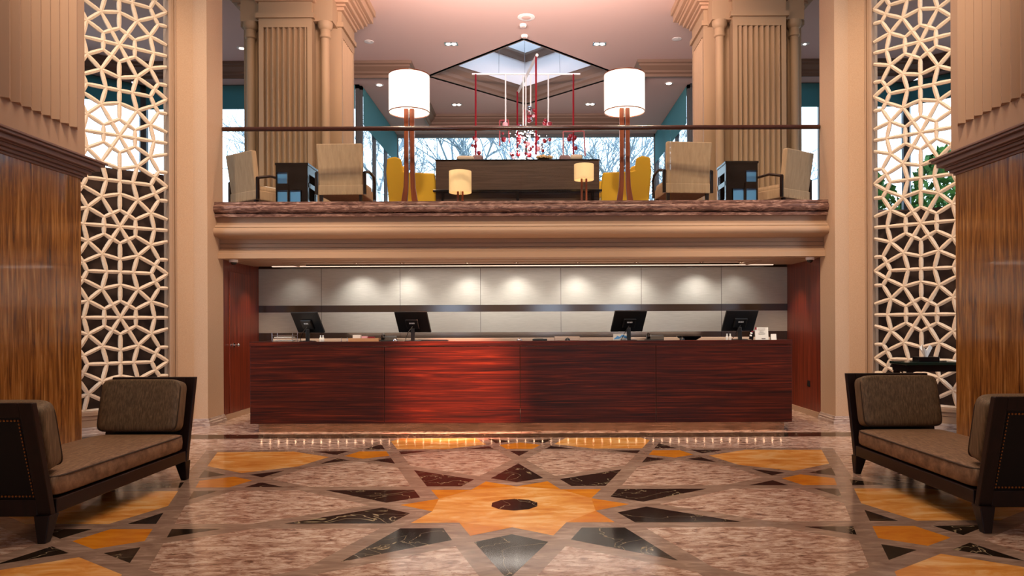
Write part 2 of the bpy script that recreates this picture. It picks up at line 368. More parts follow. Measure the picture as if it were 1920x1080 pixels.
# background disc of band marble (20-gon of the outer star, offset by the band width)
def star_poly(apex, slope, n=10):
    out = []
    for k in range(n):
        a0 = R(18 + 36 * k)
        # apex, and valley where neighbouring lines meet on the axis at +18
        out.append(rot2((0, apex), a0))
        # valley: in frame a0, line y = apex - slope*x meets axis at angle 18 -> x = y tan18
        y = apex / (1 + slope * math.tan(R(18))); out.append(rot2((y * math.tan(R(18)), y), a0))
    return out
SL = 1.30
q = [(x * U, y * U + MY) for x, y in star_poly(2.92 + 0.155, SL)]
fl.flat(clip(q, YMAX), 0.0004, 1)
for k in range(10):
    # kite
    inlay([(0, 0.5754), (0.1692, 0.6998), (0, 1.2045), (-0.1692, 0.6998)], k, 4)
    # amber tip of the centre star and golden decagon sector
    r0, r1 = 0.457, 0.632
    a, b, c_ = (0, r0), rot2((0, r1), R(18)), rot2((0, r0), R(36))
    inlay([a, b, c_], k, 3 if k in (0, 1, 2, 3, 5, 7, 8, 9) else 2, 0.0012)
    inlay([(0, 0), (0, r0), c_], k, 2)
    # rose field between neighbouring kites
    p0 = (0.801 * s18, 0.801 * c18)
    p1 = isect((1 / T, 1, 1.50), line_up(1.2045))
    p2 = isect(line_up(1.2045), chI)
    p3 = (1.728 / c18 * s18, 1.728 / c18 * c18)
    half = [p0, p1, p2, p3]
    # mirror about the 18 degree axis
    def mir18(p):
        x, y = rot2(p, -R(18)); return rot2((-x, y), R(18))
    inlay([p0, p1, p2, p3, mir18(p2), mir18(p1)], k, 0)
    # small black triangles
    bx = (1.728 - 1.50) * T
    inlay([(0, 1.50), (bx, 1.728), (-bx, 1.728)], k, 4)
    d = [isect(line_up(1.2045), chO), isect(line_up(1.2045), nI), isect(chO, nI)]
    inlay(d, k, 4); inlay([mirror(p) for p in d], k, 4)
    # amber pentagon
    g0 = isect(line_up(1.50), chO); g1 = isect(line_up(1.50), nI); g2 = (0, 1.728 / c36)
    inlay([g0, g1, g2, mirror(g1), mirror(g0)], k, 3)
    # outer star line in this frame: 18 frame y = 2.92 - SL*|x|
    nl = rot2((-SL, 1), R(18)); L = (nl[0], nl[1], 2.92)
    b_ = [isect(line_up(1.50), nO), isect(line_up(1.50), L), isect(nO, L)]
    inlay(b_, k, 4); inlay([mirror(p) for p in b_], k, 4)
    # big golden hexagon on the 18 degree axis
    y0 = isect(line_up(1.2045), nO); y1 = isect(line_up(1.2045), L); y2 = (2.92 * s18, 2.92 * c18); yi = (1.817 / c18 * s18, 1.817 / c18 * c18)
    inlay([yi, y0, y1, y2, mir18(y1), mir18(y0)], k, 2)
dec = [(0.132 * math.cos(R(18 + 36 * i)), 0.132 * math.sin(R(18 + 36 * i))) for i in range(10)]
inlay(dec, 0, 4, 0.0016)
# border strip in front of the desk
fl.flat([(-9, 8.80), (9, 8.80), (9, 8.84), (-9, 8.84)], 0.0006, 1)
fl.flat([(-9, 8.84), (9, 8.84), (9, 9.17), (-9, 9.17)], 0.0008, 4)
for x in [i * 1.2 for i in range(-7, 8)]: fl.flat([(x - .002, 9.17), (x + .002, 9.17), (x + .002, 11.9), (x - .002, 11.9)], 0.0007, 4)
struct(fl.build('floor', [ROSE, BAND, GOLD, AMBER, NERO], fixn=False))

# ================================================================ SHELL
def tube_wall(name, x0, x1, y0, y1, z0, z1, m): return struct(MB().b2(x0, x1, y0, y1, z0, z1).build(name, m))
tube_wall('wall_left', -6.35, -6.2, -5.9, 6.4, 0, 8.5, PLAST)
tube_wall('wall_right', 6.2, 6.35, -5.9, 6.4, 0, 8.5, PLAST)
tube_wall('wall_rear', -6.35, 6.35, -6.05, -5.9, 0, 8.5, PLAST)
tube_wall('ceiling', -6.35, 6.35, -6.05, 9.95, 8.5, 8.65, CEIL)
tube_wall('wall_header', -6.3, 6.3, 9.95, 10.15, 7.45, 8.5, PLAST)

# door jamb posts either side of the opening: plan polygons
for s in (-1, 1):
    pl = [(4.20, 9.95), (4.386, 9.95), (4.602, 9.734), (4.742, 9.874), (4.742, 10.46), (4.20, 10.46)]
    struct(MB().prism([(s * a, b) for a, b in pl], 0, 7.45).build('wall_post_left' if s < 0 else 'wall_post_right', STUC))
    path = [(4.20, 10.46), (4.20, 9.95), (4.386, 9.95), (4.602, 9.734)]
    prof = [(0, 0), (0.045, 0), (0.045, 0.035), (0.03, 0.045), (0.034, 0.065), (0.018, 0.075), (0.014, 0.1), (0, 0.1)]
    if s < 0: path = [(-a, b) for a, b in path]; prof = [(-o, z) for o, z in prof]
    # sweep offsets to the right of travel: for s>0 travelling towards the camera, right is -x
    struct(MB().sweep(path, prof).build('baseboard_left' if s < 0 else 'baseboard_right', BASEM))

# ---- lattice screens at 45 degrees
def lattice_edges():
    n = dict(C=(0, 0), A0=(.407, 0), E0=(.565, 0), h30=(.18, .105), h90=(0, .21), M=(.36, .207), N60=(.205, .355), N90=(0, .411),
             m0=(0, .57), m1=(.15, .57), m2=(.366, .57), k=(.412, .464), q=(.462, .385), Eq=(.565, .385), Ec=(.565, .57), EM=(.565, .142))
    E = ['C A0', 'A0 E0', 'C N60', 'h30 h90', 'h30 M', 'h90 N90', 'A0 M', 'M N60', 'N60 N90', 'M EM', 'M q', 'q Eq', 'q k', 'k m2', 'N60 k', 'k Ec', 'm2 m1', 'm1 m0', 'N60 m1', 'N90 m0']
    out = set()
    def add(a, b):
        a = (round(a[0], 3), round(a[1], 3)); b = (round(b[0], 3), round(b[1], 3))
        if a != b: out.add(tuple(sorted((a, b))))
    for e in E:
        a, b = [n[t] for t in e.split()]
        for sx_ in (-1, 1):
            for sz in (-1, 1): add((a[0] * sx_, a[1] * sz), (b[0] * sx_, b[1] * sz))
    for s in (-1, 1): add((s * .18, .105), (s * .18, -.105))
    return out
def make_screen(label, loc, rz, side):
    t = thing('lattice_screen', label, 'screen', loc, rz, None)
    ed = lattice_edges(); seen = set(); m = MB()
    for kz in range(0, 7):
        zc = 0.31 + 1.14 * kz
        for a, b in ed:
            if kz == 0 and (a[1] < -0.001 or b[1] < -0.001): continue
            key = tuple(sorted(((a[0], round(a[1] + zc, 2)), (b[0], round(b[1] + zc, 2)))))
            if key in seen: continue
            seen.add(key)
            p, q = Vector((a[0], 0, a[1] + zc)), Vector((b[0], 0, b[1] + zc)); mid = (p + q) / 2
            r0, r1 = 0.0205, 0.0275
            m.tube([p, p.lerp(q, .3), p.lerp(q, .7), q], [r0, r1, r1, r0], n=6)
    m.build('lattice', LATT, t, ang=25)
    f = MB()
    for s in (-1, 1):
        f.b2(s * .575, s * .615, -.05, .07, .31, 7.4); f.b2(s * .615, s * .65, -.025, .07, .31, 7.4)
        f.b2(s * .65, s * .675, -.04, .05, .31, 7.4)
    f.b2(-.675, .675, -.06, .07, .25, .30); f.b2(-.675, .675, -.04, .07, .20, .25); f.b2(-.675, .675, -.03, .07, .11, .20)
    f.build('frame', MOULD, t, bevel=.006)
    b = MB(); b.b2(-.675, .675, -.075, .06, 0, .04); b.b2(-.675, .675, -.055, .06, .04, .075); b.b2(-.675, .675, -.045, .06, .075, .11)
    b.build('base_moulding', BASEM, t, bevel=.006)
    return t
make_screen('tall pale stone lattice screen set at an angle, left of the desk', (-5.025, 9.326, 0), R(45), -1)
make_screen('tall pale stone lattice screen set at an angle, right of the desk', (5.025, 9.326, 0), R(-45), 1)
# dark walls of the service passages behind the screens
for s, zt in ((-1, 3.55), (1, 2.95)):
    o = MB().b2(-1.4, 1.3, -.06, .06, 0, zt).build('wall_passage_left' if s < 0 else 'wall_passage_right', DARKWALL, loc=(s * 6.05, 10.15, 0), rz=R(-45 * s)); struct(o)

# ---- travertine piers with fluted upper panels
def pier(s):
    t = thing('stone_pier', 'brown travertine pier with fluted plaster top behind the %s daybed' % ('left' if s < 0 else 'right'), 'pier', (s * 5.0, 6.65, 0))
    def X(a): return s * (a - 5.0)
    def bx(m, x0, x1, y0, y1, z0, z1): m.b2(X(x0), X(x1), y0 - 6.65, y1 - 6.65, z0, z1)
    XI = 4.53; Y0 = 5.5; Y1 = 7.7
    m = MB(); bx(m, XI, 5.45, Y0, Y1, 0, 1.956); bx(m, XI, 5.45, Y0, Y1, 1.959, 2.89); bx(m, XI + .003, 5.44, Y0 + .01, Y1 - .004, 1.9, 2.0); m.build('travertine_facing', TRAV, t)
    m = MB()
    for (o, z0, z1) in ((.017, 2.872, 2.898), (.043, 2.898, 2.929), (.074, 2.929, 2.96), (.096, 2.96, 2.972), (.13, 2.972, 3.02), (.165, 3.02, 3.046), (.182, 3.046, 3.068)):
        bx(m, XI - o, 5.45, Y0, Y1 + o, z0, z1)
    m.build('cornice', CORN, t, bevel=.007, seg=3)
    m = MB(); bx(m, 4.485, 5.45, Y0, Y1, 3.068, 8.49); m.build('upper_shaft', PLASTP, t)
    m = MB(); p = (7.58 - 6.47) / 8
    for i in range(8):
        y = 6.47 + p * i - 6.65
        m.prism([(X(4.486), y), (X(4.425), y + p * .22), (X(4.486), y + p)], 3.35, 8.49)
    m.build('fluting', PLASTP, t)
pier(-1); pier(1)

# ================================================================ BALCONY SLAB / BEAM / ALCOVE
sl = MB(); sl.b2(-4.2, 4.2, 10.30, 12.0, 2.60, 3.02); sl.b2(-12, 12, 12.0, 22.3, 2.75, 3.02); sl.b2(-12, -4.76, 11.0, 12.0, 2.75, 3.02); sl.b2(4.76, 12, 11.0, 12.0, 2.75, 3.02)
struct(sl.build('floor_balcony', EDGEM))
def arc(cy_, cz, r, a0, a1, n=8): return [(cy_ + r * math.cos(R(a0 + (a1 - a0) * i / n)), cz + r * math.sin(R(a0 + (a1 - a0) * i / n))) for i in range(n + 1)]
m = MB()
pf = [(10.60, 3.035), (10.17, 3.035), (10.165, 3.0)] + arc(10.19, 2.94, 0.058, 110, 250) + [(10.20, 2.882), (10.18, 2.875), (10.18, 2.832), (10.6, 2.832)]
m.prism(pf, -4.199, 4.199, axis='x'); struct(m.build('trim_1', EDGEM))
m = MB()
pf = [(10.6, 2.832), (10.25, 2.832), (10.25, 2.726), (10.20, 2.722), (10.19, 2.692), (10.22, 2.688)] + arc(10.185, 2.628, 0.058, 100, 255, 10) + \
     [(10.24, 2.562), (10.33, 2.545), (10.345, 2.53), (10.345, 2.482), (10.358, 2.48), (10.358, 2.474), (10.338, 2.472), (10.338, 2.427), (10.352, 2.425), (10.352, 2.419), (10.332, 2.417), (10.332, 2.385),
      (10.30, 2.378), (10.30, 2.35), (10.28, 2.34), (10.28, 2.272), (10.6, 2.272)]
m.prism(pf, -4.199, 4.199, axis='x'); struct(m.build('trim_2', MOULD))
# alcove ceiling with stepped frame
m = MB(); m.b2(-4.2, 4.2, 10.58, 11.62, 2.29, 2.6)
m.b2(-4.2, 4.2, 10.6, 10.85, 2.262, 2.29); m.b2(-4.2, -3.5, 10.85, 11.62, 2.262, 2.29); m.b2(3.5, 4.2, 10.85, 11.62, 2.262, 2.29)
for i, (d, z) in enumerate(((0, 2.25), (.04, 2.262), (.08, 2.274))):
    m.b2(-3.5 + d, 3.5 - d, 10.85 + d, 10.885 + d, z, 2.30); m.b2(-3.5 + d, -3.465 + d, 10.85, 11.62, z, 2.30); m.b2(3.465 - d, 3.5 - d, 10.85, 11.62, z, 2.30)
struct(m.build('ceiling_alcove', MOULD))
# lit slot
tag(MB().b2(-3.9, 3.9, 11.56, 11.60, 2.25, 2.262).build('led_strip', LEDW), 'thin glowing strip along the alcove ceiling above the frosted glass wall', 'light strip')
# alcove side walls (veneer) with door on the left
struct(MB().b2(-4.35, -4.2, 10.46, 11.95, 0, 2.6).build('wall_alcove_left', REDW))
struct(MB().b2(4.2, 4.35, 10.46, 11.95, 0, 2.6).build('wall_alcove_right', REDW))
m = MB(); m.b2(-4.2, -4.19, 10.66, 11.52, 0.08, 2.12); dr = struct(m.build('door_1', REDW, bevel=.004))
k = MB(); k.cyl((0, 0, 0), (.05, 0, 0), .011, n=10); k.ico((.062, 0, 0), .024, 12); k.cyl((0, 0, 0), (.008, 0, 0), .03, n=14)
k.build('door_handle', CHROME, dr, loc=(-4.19, 10.80, 1.06))
k = MB(); k.cyl((0, 0, 0), (.01, 0, 0), .018, n=12); k.build('door_lock', CHROME, dr, loc=(-4.19, 10.70, 1.06))
for s in (-1, 1):
    struct(MB().b2(s * 4.2, s * 4.185, 10.50, 11.8, 0, .08).build('baseboard_alcove_left' if s < 0 else 'baseboard_alcove_right', MOULD))
t = thing('power_outlet', 'small black power outlet low on the red wood alcove wall, right', 'outlet', (4.2, 10.9, .46))
MB().b2(-.012, 0, -.045, .045, -.045, .045).build('cover_plate', BLACK, t, bevel=.004)
for dz in (-.02, .02): MB().cyl((-.014, 0, dz), (-.011, 0, dz), .012, n=10).build('socket', PIPE, t)
# back wall and frosted panels
struct(MB().b2(-4.35, 4.35, 11.83, 11.95, 0, 2.6).build('wall_alcove_back', PLATE))
seams = [-4.2, -3.20, -1.95, -0.674, 0.604, 1.88, 3.15, 4.2]
names = ['far left end, in shadow', 'second from the left', 'third from the left', 'just left of the middle', 'just right of the middle', 'third from the right', 'second from the right']
PN = ['leftmost', 'second from the left', 'third from the left', 'middle', 'third from the right', 'second from the right', 'rightmost']
for i in range(7):
    x0, x1 = seams[i] + .003, seams[i + 1] - .003; xc = (x0 + x1) / 2
    t = thing('glass_wall_panel', 'brown glass wall panel with two frosted bands behind the desk, %s of seven' % PN[i], 'wall panel', (xc, 11.82, 1.0), 0, 'glass wall panels behind the desk')
    hw = (x1 - x0) / 2
    MB().b2(-hw, hw, -.012, .008, -.9, 1.26).build('pane', PLATE, t)
    MB().b2(-hw, hw, -.0145, -.0125, .655, 1.235).build('frosted_band', FROST, t)
    MB().b2(-hw, hw, -.0145, -.0125, .22, .545).build('frosted_band', FROST, t)
# ceiling spots washing the glass wall
for i, x in enumerate([-3.55, -2.55, -1.85, -0.85, -0.1, 0.85, 1.75, 2.75, 3.35]):
    t = thing('recessed_spotlight', 'tiny recessed spotlight in the alcove ceiling over the glass wall', 'spotlight', (x, 11.42, 2.29), 0, 'recessed spotlights over the glass wall')
    MB().lathe([(.03, -.006), (.042, -.006), (.042, 0), (.03, 0), (.03, -.006)], n=16).build('trim_ring', STEEL, t)
    MB().cyl((0, 0, -.002), (0, 0, .0), .026, n=12).build('bulb', BULB, t)
    light('SPOT', 'alcove_spot', (x, 11.44, 2.25), 30 if i not in (0, 8) else 12, (1, .93, .86), (x, 11.78, 1.2), size=.06, spot=110, blend=1)
light('AREA', 'added_soffit_fill', (0, 10.02, 1.19), 20, (1, .68, .48), (0, 10.3, 2.3), size=6.4, size_y=.06)  # upward fill added to brighten the beam soffit
light('AREA', 'alcove_fill_strip', (0, 11.2, 2.24), 20, (1, .90, .80), (0, 11.2, 0), size=4.0, size_y=.12)
for s in (-1, 1): light('SPOT', 'alcove_side_spot', (s * 3.7, 11.1, 2.24), 40, (1, .72, .5), (s * 4.2, 11.4, .8), size=.03, spot=70, blend=.9)
# dome cameras
for s, w_ in ((-1, 'left'), (1, 'right')):
    t = thing('security_camera', 'small white dome camera under the balcony beam, %s corner' % w_, 'camera', (s * 4.07, 10.5, 2.272), 0)
    MB().lathe([(.055, -.035), (.06, -.03), (.06, 0)], n=20).build('housing', WHITE, t)
    MB().lathe([(.002, -.075), (.02, -.072), (.036, -.058), (.043, -.035)], n=16).build('dome', BLKW, t)

# ================================================================ RECEPTION DESK
t = thing('reception_desk', 'long reception desk with glossy red wood front panels and lit steel plinth', 'desk', (0, 9.25, 0))
px = [-3.374, -1.70, -0.01, 1.68, 3.374]
for i in range(4):
    MB().b2(px[i] + .003, px[i + 1] - .003, 0, .03, .12, 1.075).build('front_panel', DESKW, t, bevel=.002)
MB().b2(-3.374, 3.374, -.004, .03, 1.08, 1.14).build('fascia', DESKW, t, bevel=.002)
for s in (-1, 1): MB().b2(s * 3.374, s * 3.345, .03, .80, .12, 1.14).build('side_panel', DESKW, t)
MB().b2(-3.345, 3.345, .03, .62, 1.085, 1.13).build('countertop', BLKW, t)
MB().b2(-3.30, 3.30, .62, .80, 1.06, 1.165).build('counter_ledge', STONE_L, t, bevel=.004)
m = MB(); m.b2(-3.345, 3.345, .05, .8, .12, .14); m.b2(-3.32, 3.32, .16, .78, 0, .12)
m.build('carcass', BLACK, t)

MB().b2(-3.32, 3.32, .14, .16, 0, .12).build('plinth', STEEL, t)
m = MB()
m.b2(-.007, .007, -.012, .012, -.0015, .0013); o = m.build('led_light', LED, t, loc=(-3.25, .055, .1185)); o0 = o
for i in range(1, 62):
    o = o0.copy(); C.objects.link(o); o.location.x = -3.25 + i * 6.5 / 61

light('AREA', 'plinth_led_strip', (0, 9.34, .115), 5, (1, .58, .36), (0, 9.36, 0), size=6.6, size_y=.02)

DZ = 1.131; DY = 9.25
def on_desk(u, Y): return (CX + (u - 996) * Y / F, Y, DZ)
# ---- monitors
def make_monitor(label, u, lean, bend, Y=9.62):
    x = CX + (u - 996) * Y / F
    t = thing('computer_monitor', label, 'monitor', (x, Y, DZ), 0, 'monitors on the reception desk')
    w_, h_ = .455, .30
    c0, zc = 0, .25
    def shear(mb):       # screens lean sideways as seen: rotate about local axes
        return mb
    ry = lean; M_ = Matrix.Translation((0, -.01, zc)) @ Matrix.Rotation(bend, 4, 'Z') @ Matrix.Rotation(R(28), 4, 'X')
    def put(mb): mb.v = [tuple(M_ @ Vector(v)) for v in mb.v]; return mb
    put(MB().b2(-w_ / 2, w_ / 2, -.008, .018, -h_ / 2, h_ / 2)).build('screen_housing', BLACK, t, bevel=.006)
    put(MB().b2(-.09, .09, -.03, -.008, -.09, .045)).build('rear_cover', BLACK, t, bevel=.012)
    put(MB().b2(-w_ / 2 + .012, w_ / 2 - .012, .018, .0195, -h_ / 2 + .012, h_ / 2 - .012)).build('screen', BLKW, t)
    lg = MB()
    for i, ww in enumerate((.012, .008, .012, .01, .012)): lg.b2(-.036 + i * .015, -.036 + i * .015 + ww, -.0325, -.030, -.012, .006)
    put(lg).build('maker_mark', WHITE, t)
    MB().box((0, 0, .085), (.05, .028, .16), rx=R(-6)).build('stand', BLACK, t, bevel=.006)
    MB().lathe([(.11, 0), (.11, .008), (.09, .014), (.02, .018)], n=24).build('base', BLKW, t)
    MB().tube([(.0, -.03, .19), (-.05, -.06, .12), (-.09, -.02, .03), (-.10, .05, .006)], .004, 6).build('cable', BLACK, t)
make_monitor('black monitor at the left end of the desk, seen from behind', 577, 0, R(-28))
make_monitor('black monitor left of centre on the desk, next to the telephone', 774, 0, R(-16))
make_monitor('black monitor right of centre on the desk, before a blue and white card', 1179, 0, R(19))
make_monitor('black monitor at the right end of the desk, beside the acrylic sign', 1387, 0, R(14))
# ---- letter tray (wire)
t = thing('letter_tray', 'silver wire letter tray at the left end of the desk', 'letter tray', on_desk(534, 9.55))
m = MB()
for z in (.012, .05, .085):
    m.tube([(-.13, -.1, z), (.13, -.1, z), (.13, .1, z), (-.13, .1, z)], .003, 5, closed=True)
    for i in range(9): x = -.12 + i * .03; m.cyl((x, -.1, z), (x, .1, z), .0018, n=4)
for x in (-.13, .13):
    for y in (-.1, .1): m.cyl((x, y, 0), (x, y, .115), .003, n=5)
m.build('wire_frame', CHROME, t)
for z, n in ((.016, 1), (.054, 2)): MB().b2(-.11, .11, -.08, .08, z, z + .012).build('paper_stack', PAPER, t)
def small(name, label, cat, u, Y, parts, group=None, rz=0, z=None):
    p = on_desk(u, Y); t = thing(name, label, cat, (p[0], p[1], z or p[2]), rz, group)
    for nm, mb, m_, *bv in parts: mb.build(nm, m_, t, bevel=(bv[0] if bv else 0))
    return t
def bottle(label, u, Y): return small('hand_gel_bottle', label, 'bottle', u, Y, [
    ('body', MB().lathe([(.014, 0), (.016, .004), (.016, .05), (.008, .06), (.008, .068)], n=12), PAPER), ('cap', MB().cyl((0, 0, .066), (0, 0, .085), .009, n=10), WHITE)], 'small white bottles on the desk')
bottle('small white bottle right of the left end monitor, nearer the monitor', 601, 9.55)
bottle('small white bottle right of the left end monitor, farther from the monitor', 605.5, 9.55)
bottle('small white bottle just left of the right end monitor, nearer the left', 1363, 9.55)
bottle('small white bottle touching the left side of the right end monitor', 1369, 9.55)
for u, l in ((640, 'left'), (651, 'right')):
    small('pen_stub', 'short silver pen holder left of the wooden box, %s of the two' % l, 'pen holder', u, 9.6, [('holder', MB().lathe([(.012, 0), (.012, .006), (.005, .012), (.004, .04)], n=10), CHROME), ('tip', MB().ico((0, 0, .043), .007, 8), CHROME)], 'short silver pen holders')
# wooden stationery box
t = small('stationery_box', 'light wood box holding stationery and papers, left half of the desk', 'box', 684, 9.6, [('box', MB().b2(-.195, .195, -.08, -.072, 0, .045).b2(-.195, .195, .072, .08, 0, .045).b2(-.195, -.187, -.072, .072, 0, .045).b2(.187, .195, -.072, .072, 0, .045).b2(-.187, .187, -.072, .072, 0, .006), PINE)])
for x, w_, h_, m_, nm, lb in ((-.10, .10, .085, PAPER, 'notepad', 'white notepad standing in the wooden box'), (.0, .07, .07, PINK, 'leaflet_stack', 'pink leaflet stack standing in the wooden box'), (.09, .08, .062, RED, 'card_stack', 'red card stack standing in the wooden box')):
    p = on_desk(684, 9.6); o = MB().b2(-w_ / 2, w_ / 2, -.03, .03, 0, h_ - .006).build(nm, m_, loc=(p[0] + x, p[1], p[2] + .0065)); tag(o, lb, nm.replace('_', ' ').split()[0])
# telephones
def phone(name, label, u, Y, w_, rz, hs=1):
    return small(name, label, 'telephone', u, Y, [
        ('body', MB().prism([(-.09, 0), (.09, 0), (.09, .075), (-.02, .055), (-.09, .02)], -w_ / 2, w_ / 2, axis='x'), BLACK, .008),
        ('handset', MB().tube([(-w_ / 2 + .03, -.08, .04), (-w_ / 2 + .02, -.05, .075), (-w_ / 2 + .02, .03, .095), (-w_ / 2 + .03, .07, .085)], [.022, .014, .014, .022], 10), BLKW),
        ('cord', MB().tube([(-w_ / 2 - .01 + .01 * math.cos(i * 1.3), -.08 + .004 * i, .012 + .006 * math.sin(i * 1.3)) for i in range(28)], .003, 5), BLACK)], 'telephones on the desk', rz)
phone('telephone', 'black desk telephone left of the second monitor', 729, 9.55, .2, R(10))
phone('telephone', 'black desk telephone right of the third monitor', 1228, 9.44, .22, R(-8))
def bell(label, u, m_):
    small('service_bell', label, 'bell', u, 9.42, [('base', MB().lathe([(.036, 0), (.038, .006), (.034, .012)], n=20), BLACK), ('dome', MB().lathe([(.034, .012), (.031, .026), (.02, .036), (.006, .04)], n=20), m_), ('button', MB().cyl((0, 0, .04), (0, 0, .05), .004, n=8), CHROME)], 'service bells')
bell('silver service bell at the middle of the desk', 974, CHROME)
bell('dark service bell in front of the pale tray', 1064, BLKW)
bell('dark service bell right of the right telephone', 1279, BLKW)
bell('silver service bell beside the left telephone', 741, CHROME)
small('document_tray', 'pale cream document tray right of the desk middle', 'tray', 1063, 9.78, [('tray', MB().b2(-.165, .165, -.07, -.062, 0, .05).b2(-.165, .165, .062, .07, 0, .05).b2(-.165, -.157, -.07, .07, 0, .05).b2(.157, .165, -.07, .07, 0, .05).b2(-.165, .165, -.07, .07, 0, .006), STONE_L, .003), ('papers', MB().b2(-.14, .14, -.055, .055, .0065, .03), PAPER)])
small('card_reader', 'black card reader lying between the middle bell and the pale tray', 'card reader', 1012, 9.62, [('body', MB().b2(-.095, .095, -.05, .05, 0, .03), BLACK, .008), ('pad', MB().b2(-.07, .04, -.045, .045, .03, .033), BLKW)])
small('shallow_bowl', 'wide shallow black bowl left of the right end monitor', 'bowl', 1292, 9.67, [('bowl', MB().lathe([(.09, 0), (.15, .035), (.165, .055), (.158, .055), (.14, .04), (.08, .01)], n=28), BLKW)])
small('greeting_card', 'blue and white picture card standing behind the third monitor', 'card', 1166, 9.78, [('card', MB().b2(-.115, .115, -.004, .004, 0, .085), PAPER), ('printed_wave', MB().prism([(-.11, .012), (-.06, .06), (-.03, .045), (.0, .075), (.05, .06), (.11, .02), (.04, .03), (.0, .045), (-.04, .02)], -.0055, -.0042, axis='y'), BLUEP)])
t = small('acrylic_sign', 'white printed sign in a clear acrylic stand at the right end of the desk', 'sign', 1428, 9.50, [('sheet', MB().box((0, 0, .085), (.17, .003, .16), rx=R(-8)), PAPER)])
m = MB(); random.seed(2)
for i in range(6):
    ww = .05 + .05 * random.random(); zz = .145 - i * .014
    MB().box((0, -.0035 + (zz - .085) * .14, zz), (ww, .001, .0025), rx=R(-8)).build('printed_line', PIPE, t)
MB().box((.02, -.0035 + (.02 - .085) * .14, .02), (.05, .001, .009), rx=R(-8)).build('printed_name', PIPE, t)
MB().box((-.075, -.002, .15), (.02, .002, .03), rx=R(-8)).build('red_corner', RED, t)
MB().box((0, .01, .085), (.176, .002, .17), rx=R(-8)).b2(-.088, .088, -.03, .04, 0, .003).build('acrylic_stand', GLASS, t)
p = on_desk(1409, 9.42); p = (p[0], p[1], p[2] + .008); t = thing('leaflet', 'dark leaflet with pale photo squares leaning on the acrylic sign', 'leaflet', p, R(12))
MB().box((0, 0, .058), (.06, .003, .115), rx=R(-10), ry=R(12)).build('sheet', BLKW, t)
m = MB()
for i in range(3): m.box((-.004 - .008 * i, -.004, .085 - .03 * i), (.03, .002, .02), rx=R(-10), ry=R(12))
m.build('photo_squares', PAPER, t); MB().box((.01, -.0045, .105), (.025, .002, .012), rx=R(-10), ry=R(12)).build('red_mark', RED, t)
small('name_card', 'small white folded card right of the acrylic sign', 'card', 1450, 9.50, [('card', MB().prism([(-.02, 0), (0, .08), (.02, 0), (.017, 0), (0, .074), (-.017, 0)], -.035, .035, axis='x'), PAPER)])
small('keyboard', 'black keyboard lying in front of the second monitor', 'keyboard', 812, 9.78, [('tray', MB().b2(-.2, .2, -.06, .06, 0, .012), BLACK, .003), ('keys', MB().b2(-.19, .19, -.052, .052, .012, .017), BLKW)])

